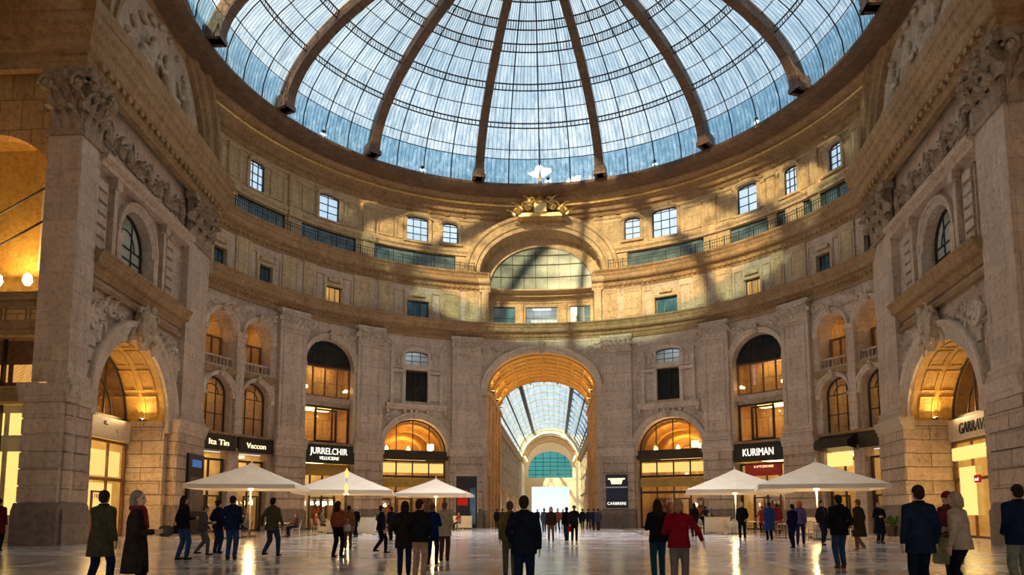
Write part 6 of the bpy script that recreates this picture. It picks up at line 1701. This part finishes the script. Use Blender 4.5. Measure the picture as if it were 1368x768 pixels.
for i, (ux, uy) in enumerate(UM):
    offs = [(-1.5, .6), (1.4, 1.0), (-.3, -1.6)] if i != 2 else [(-1.3, 1.2), (1.2, .9)]
    for j, (ox, oy) in enumerate(offs):
        tx, ty = ux + ox, uy + oy
        pos = ('left', 'right', 'front')[j]
        put(T1 if j == 2 or i == 1 else T0, (tx, ty), 0, 'round %s table at the %s under the %s umbrella' % ('white-clothed' if (j == 2 or i == 1) else 'white-topped cafe', pos, names[i]), 'table', 'round tables under the %s umbrella' % names[i])
        for k, an in enumerate((25, 155, 270)[: 3 if j != 2 else 2]):
            a_ = radians(an + 20 * i); cx_, cy_ = tx + .78 * cos(a_), ty + .78 * sin(a_)
            put(C0 if (i + j) % 2 else C1, (cx_, cy_), math.degrees(a_) + 90, '%s slatted cafe chair at the %s table under the %s umbrella' % ('white' if (i + j) % 2 else 'brown', pos, names[i]), 'chair', '%s chairs at the %s table under the %s umbrella' % ('white' if (i + j) % 2 else 'brown', pos, names[i]))
            if k == 0 or (k == 1 and i in (1, 3)): seatspots.append((cx_, cy_, math.degrees(a_) + 90, i, pos, k))
cols = [(BLK, 'black'), ((.10, .05, .04), 'brown'), ((.20, .19, .18), 'grey'), (NVY, 'navy'), ((.25, .06, .05), 'brick red'), ((.05, .06, .04), 'dark green')]
hairs = [(.03, .02, .02), (.2, .1, .05), (.4, .36, .32)]
for n_, (sx_, sy_, rz_, i, pos, k) in enumerate(seatspots[:13]):
    c_, cn = cols[n_ % 6]
    # person faces the table: local +y points towards it
    P('person in %s seated at the %s table under the %s umbrella' % (cn, pos, names[i]), 0, 0, 0, rz_, c_, DJEAN, hair=hairs[n_ % 3], arms=('table', 'table'), seated=True, xy=(sx_, sy_), H=1.7, far=False, style=('short', 'bob', 'long')[n_ % 3], skin=n_ % 3)
# low white screens and planters at the cafe edge
def screen(label, px, Z, w, rz):
    x, y = spot(px, Z); o = empty('cafe_screen', (x, y, 0), radians(rz)); tag(o, label, 'screen')
    m = MB(); m.bev(-w / 2, w / 2, -.02, .02, .12, 1.05, .015); m.build('panel', 'cream', o)
    for sx in (-1, 1):
        m = MB(); m.tube([(sx * w / 2, 0, 0), (sx * w / 2, 0, 1.12)], .022, 8); m.build('post', 'white_metal', o)
        m = MB(); m.bev(sx * w / 2 - .12, sx * w / 2 + .12, -.16, .16, 0, .03, .008); m.build('foot', 'iron', o)
screen('low cream screen in front of the dark doorway left of the portal', 616, 56, 1.7, 0)
screen('low cream screen in front of the second left umbrella', 489, 42.5, 1.1, 5)
screen('low cream screen at the left end of the right-hand cafe', 958, 44, 1.6, 8)
screen('low cream screen under the largest right umbrella', 1075, 42.0, 1.5, 8)
def planter(label, px, Z, seed):
    rnd = random.Random(seed); x, y = spot(px, Z); o = empty('planter', (x, y, 0)); tag(o, label, 'planter')
    m = MB(); m.lathe((0, 0, 0), [(.2, 0), (.24, .02), (.3, .5), (.33, .52), (.33, .58), (.28, .58), (.27, .5)], 16); m.build('pot', 'bronze', o)
    m = MB()
    for k in range(60):
        t = rnd.uniform(0, 2 * pi); r_ = rnd.uniform(.05, .32); z = .55 + rnd.uniform(0, .5); m.leaf(r_ * cos(t), r_ * sin(t), z, .08, .2, .05, rnd.uniform(-.06, .06))
    q = m.build('foliage', cloth_col((.05, .10, .03)), o)
planter('bronze pot with a green shrub beside the arch left of the portal', 506, 56, 1)
planter('bronze pot with a green shrub beside the arch right of the portal', 949, 55, 2)
planter('bronze pot with a green shrub at the foot of the right inner pier', 1190, 40.5, 3)

bpy.data.scenes.remove(TS)
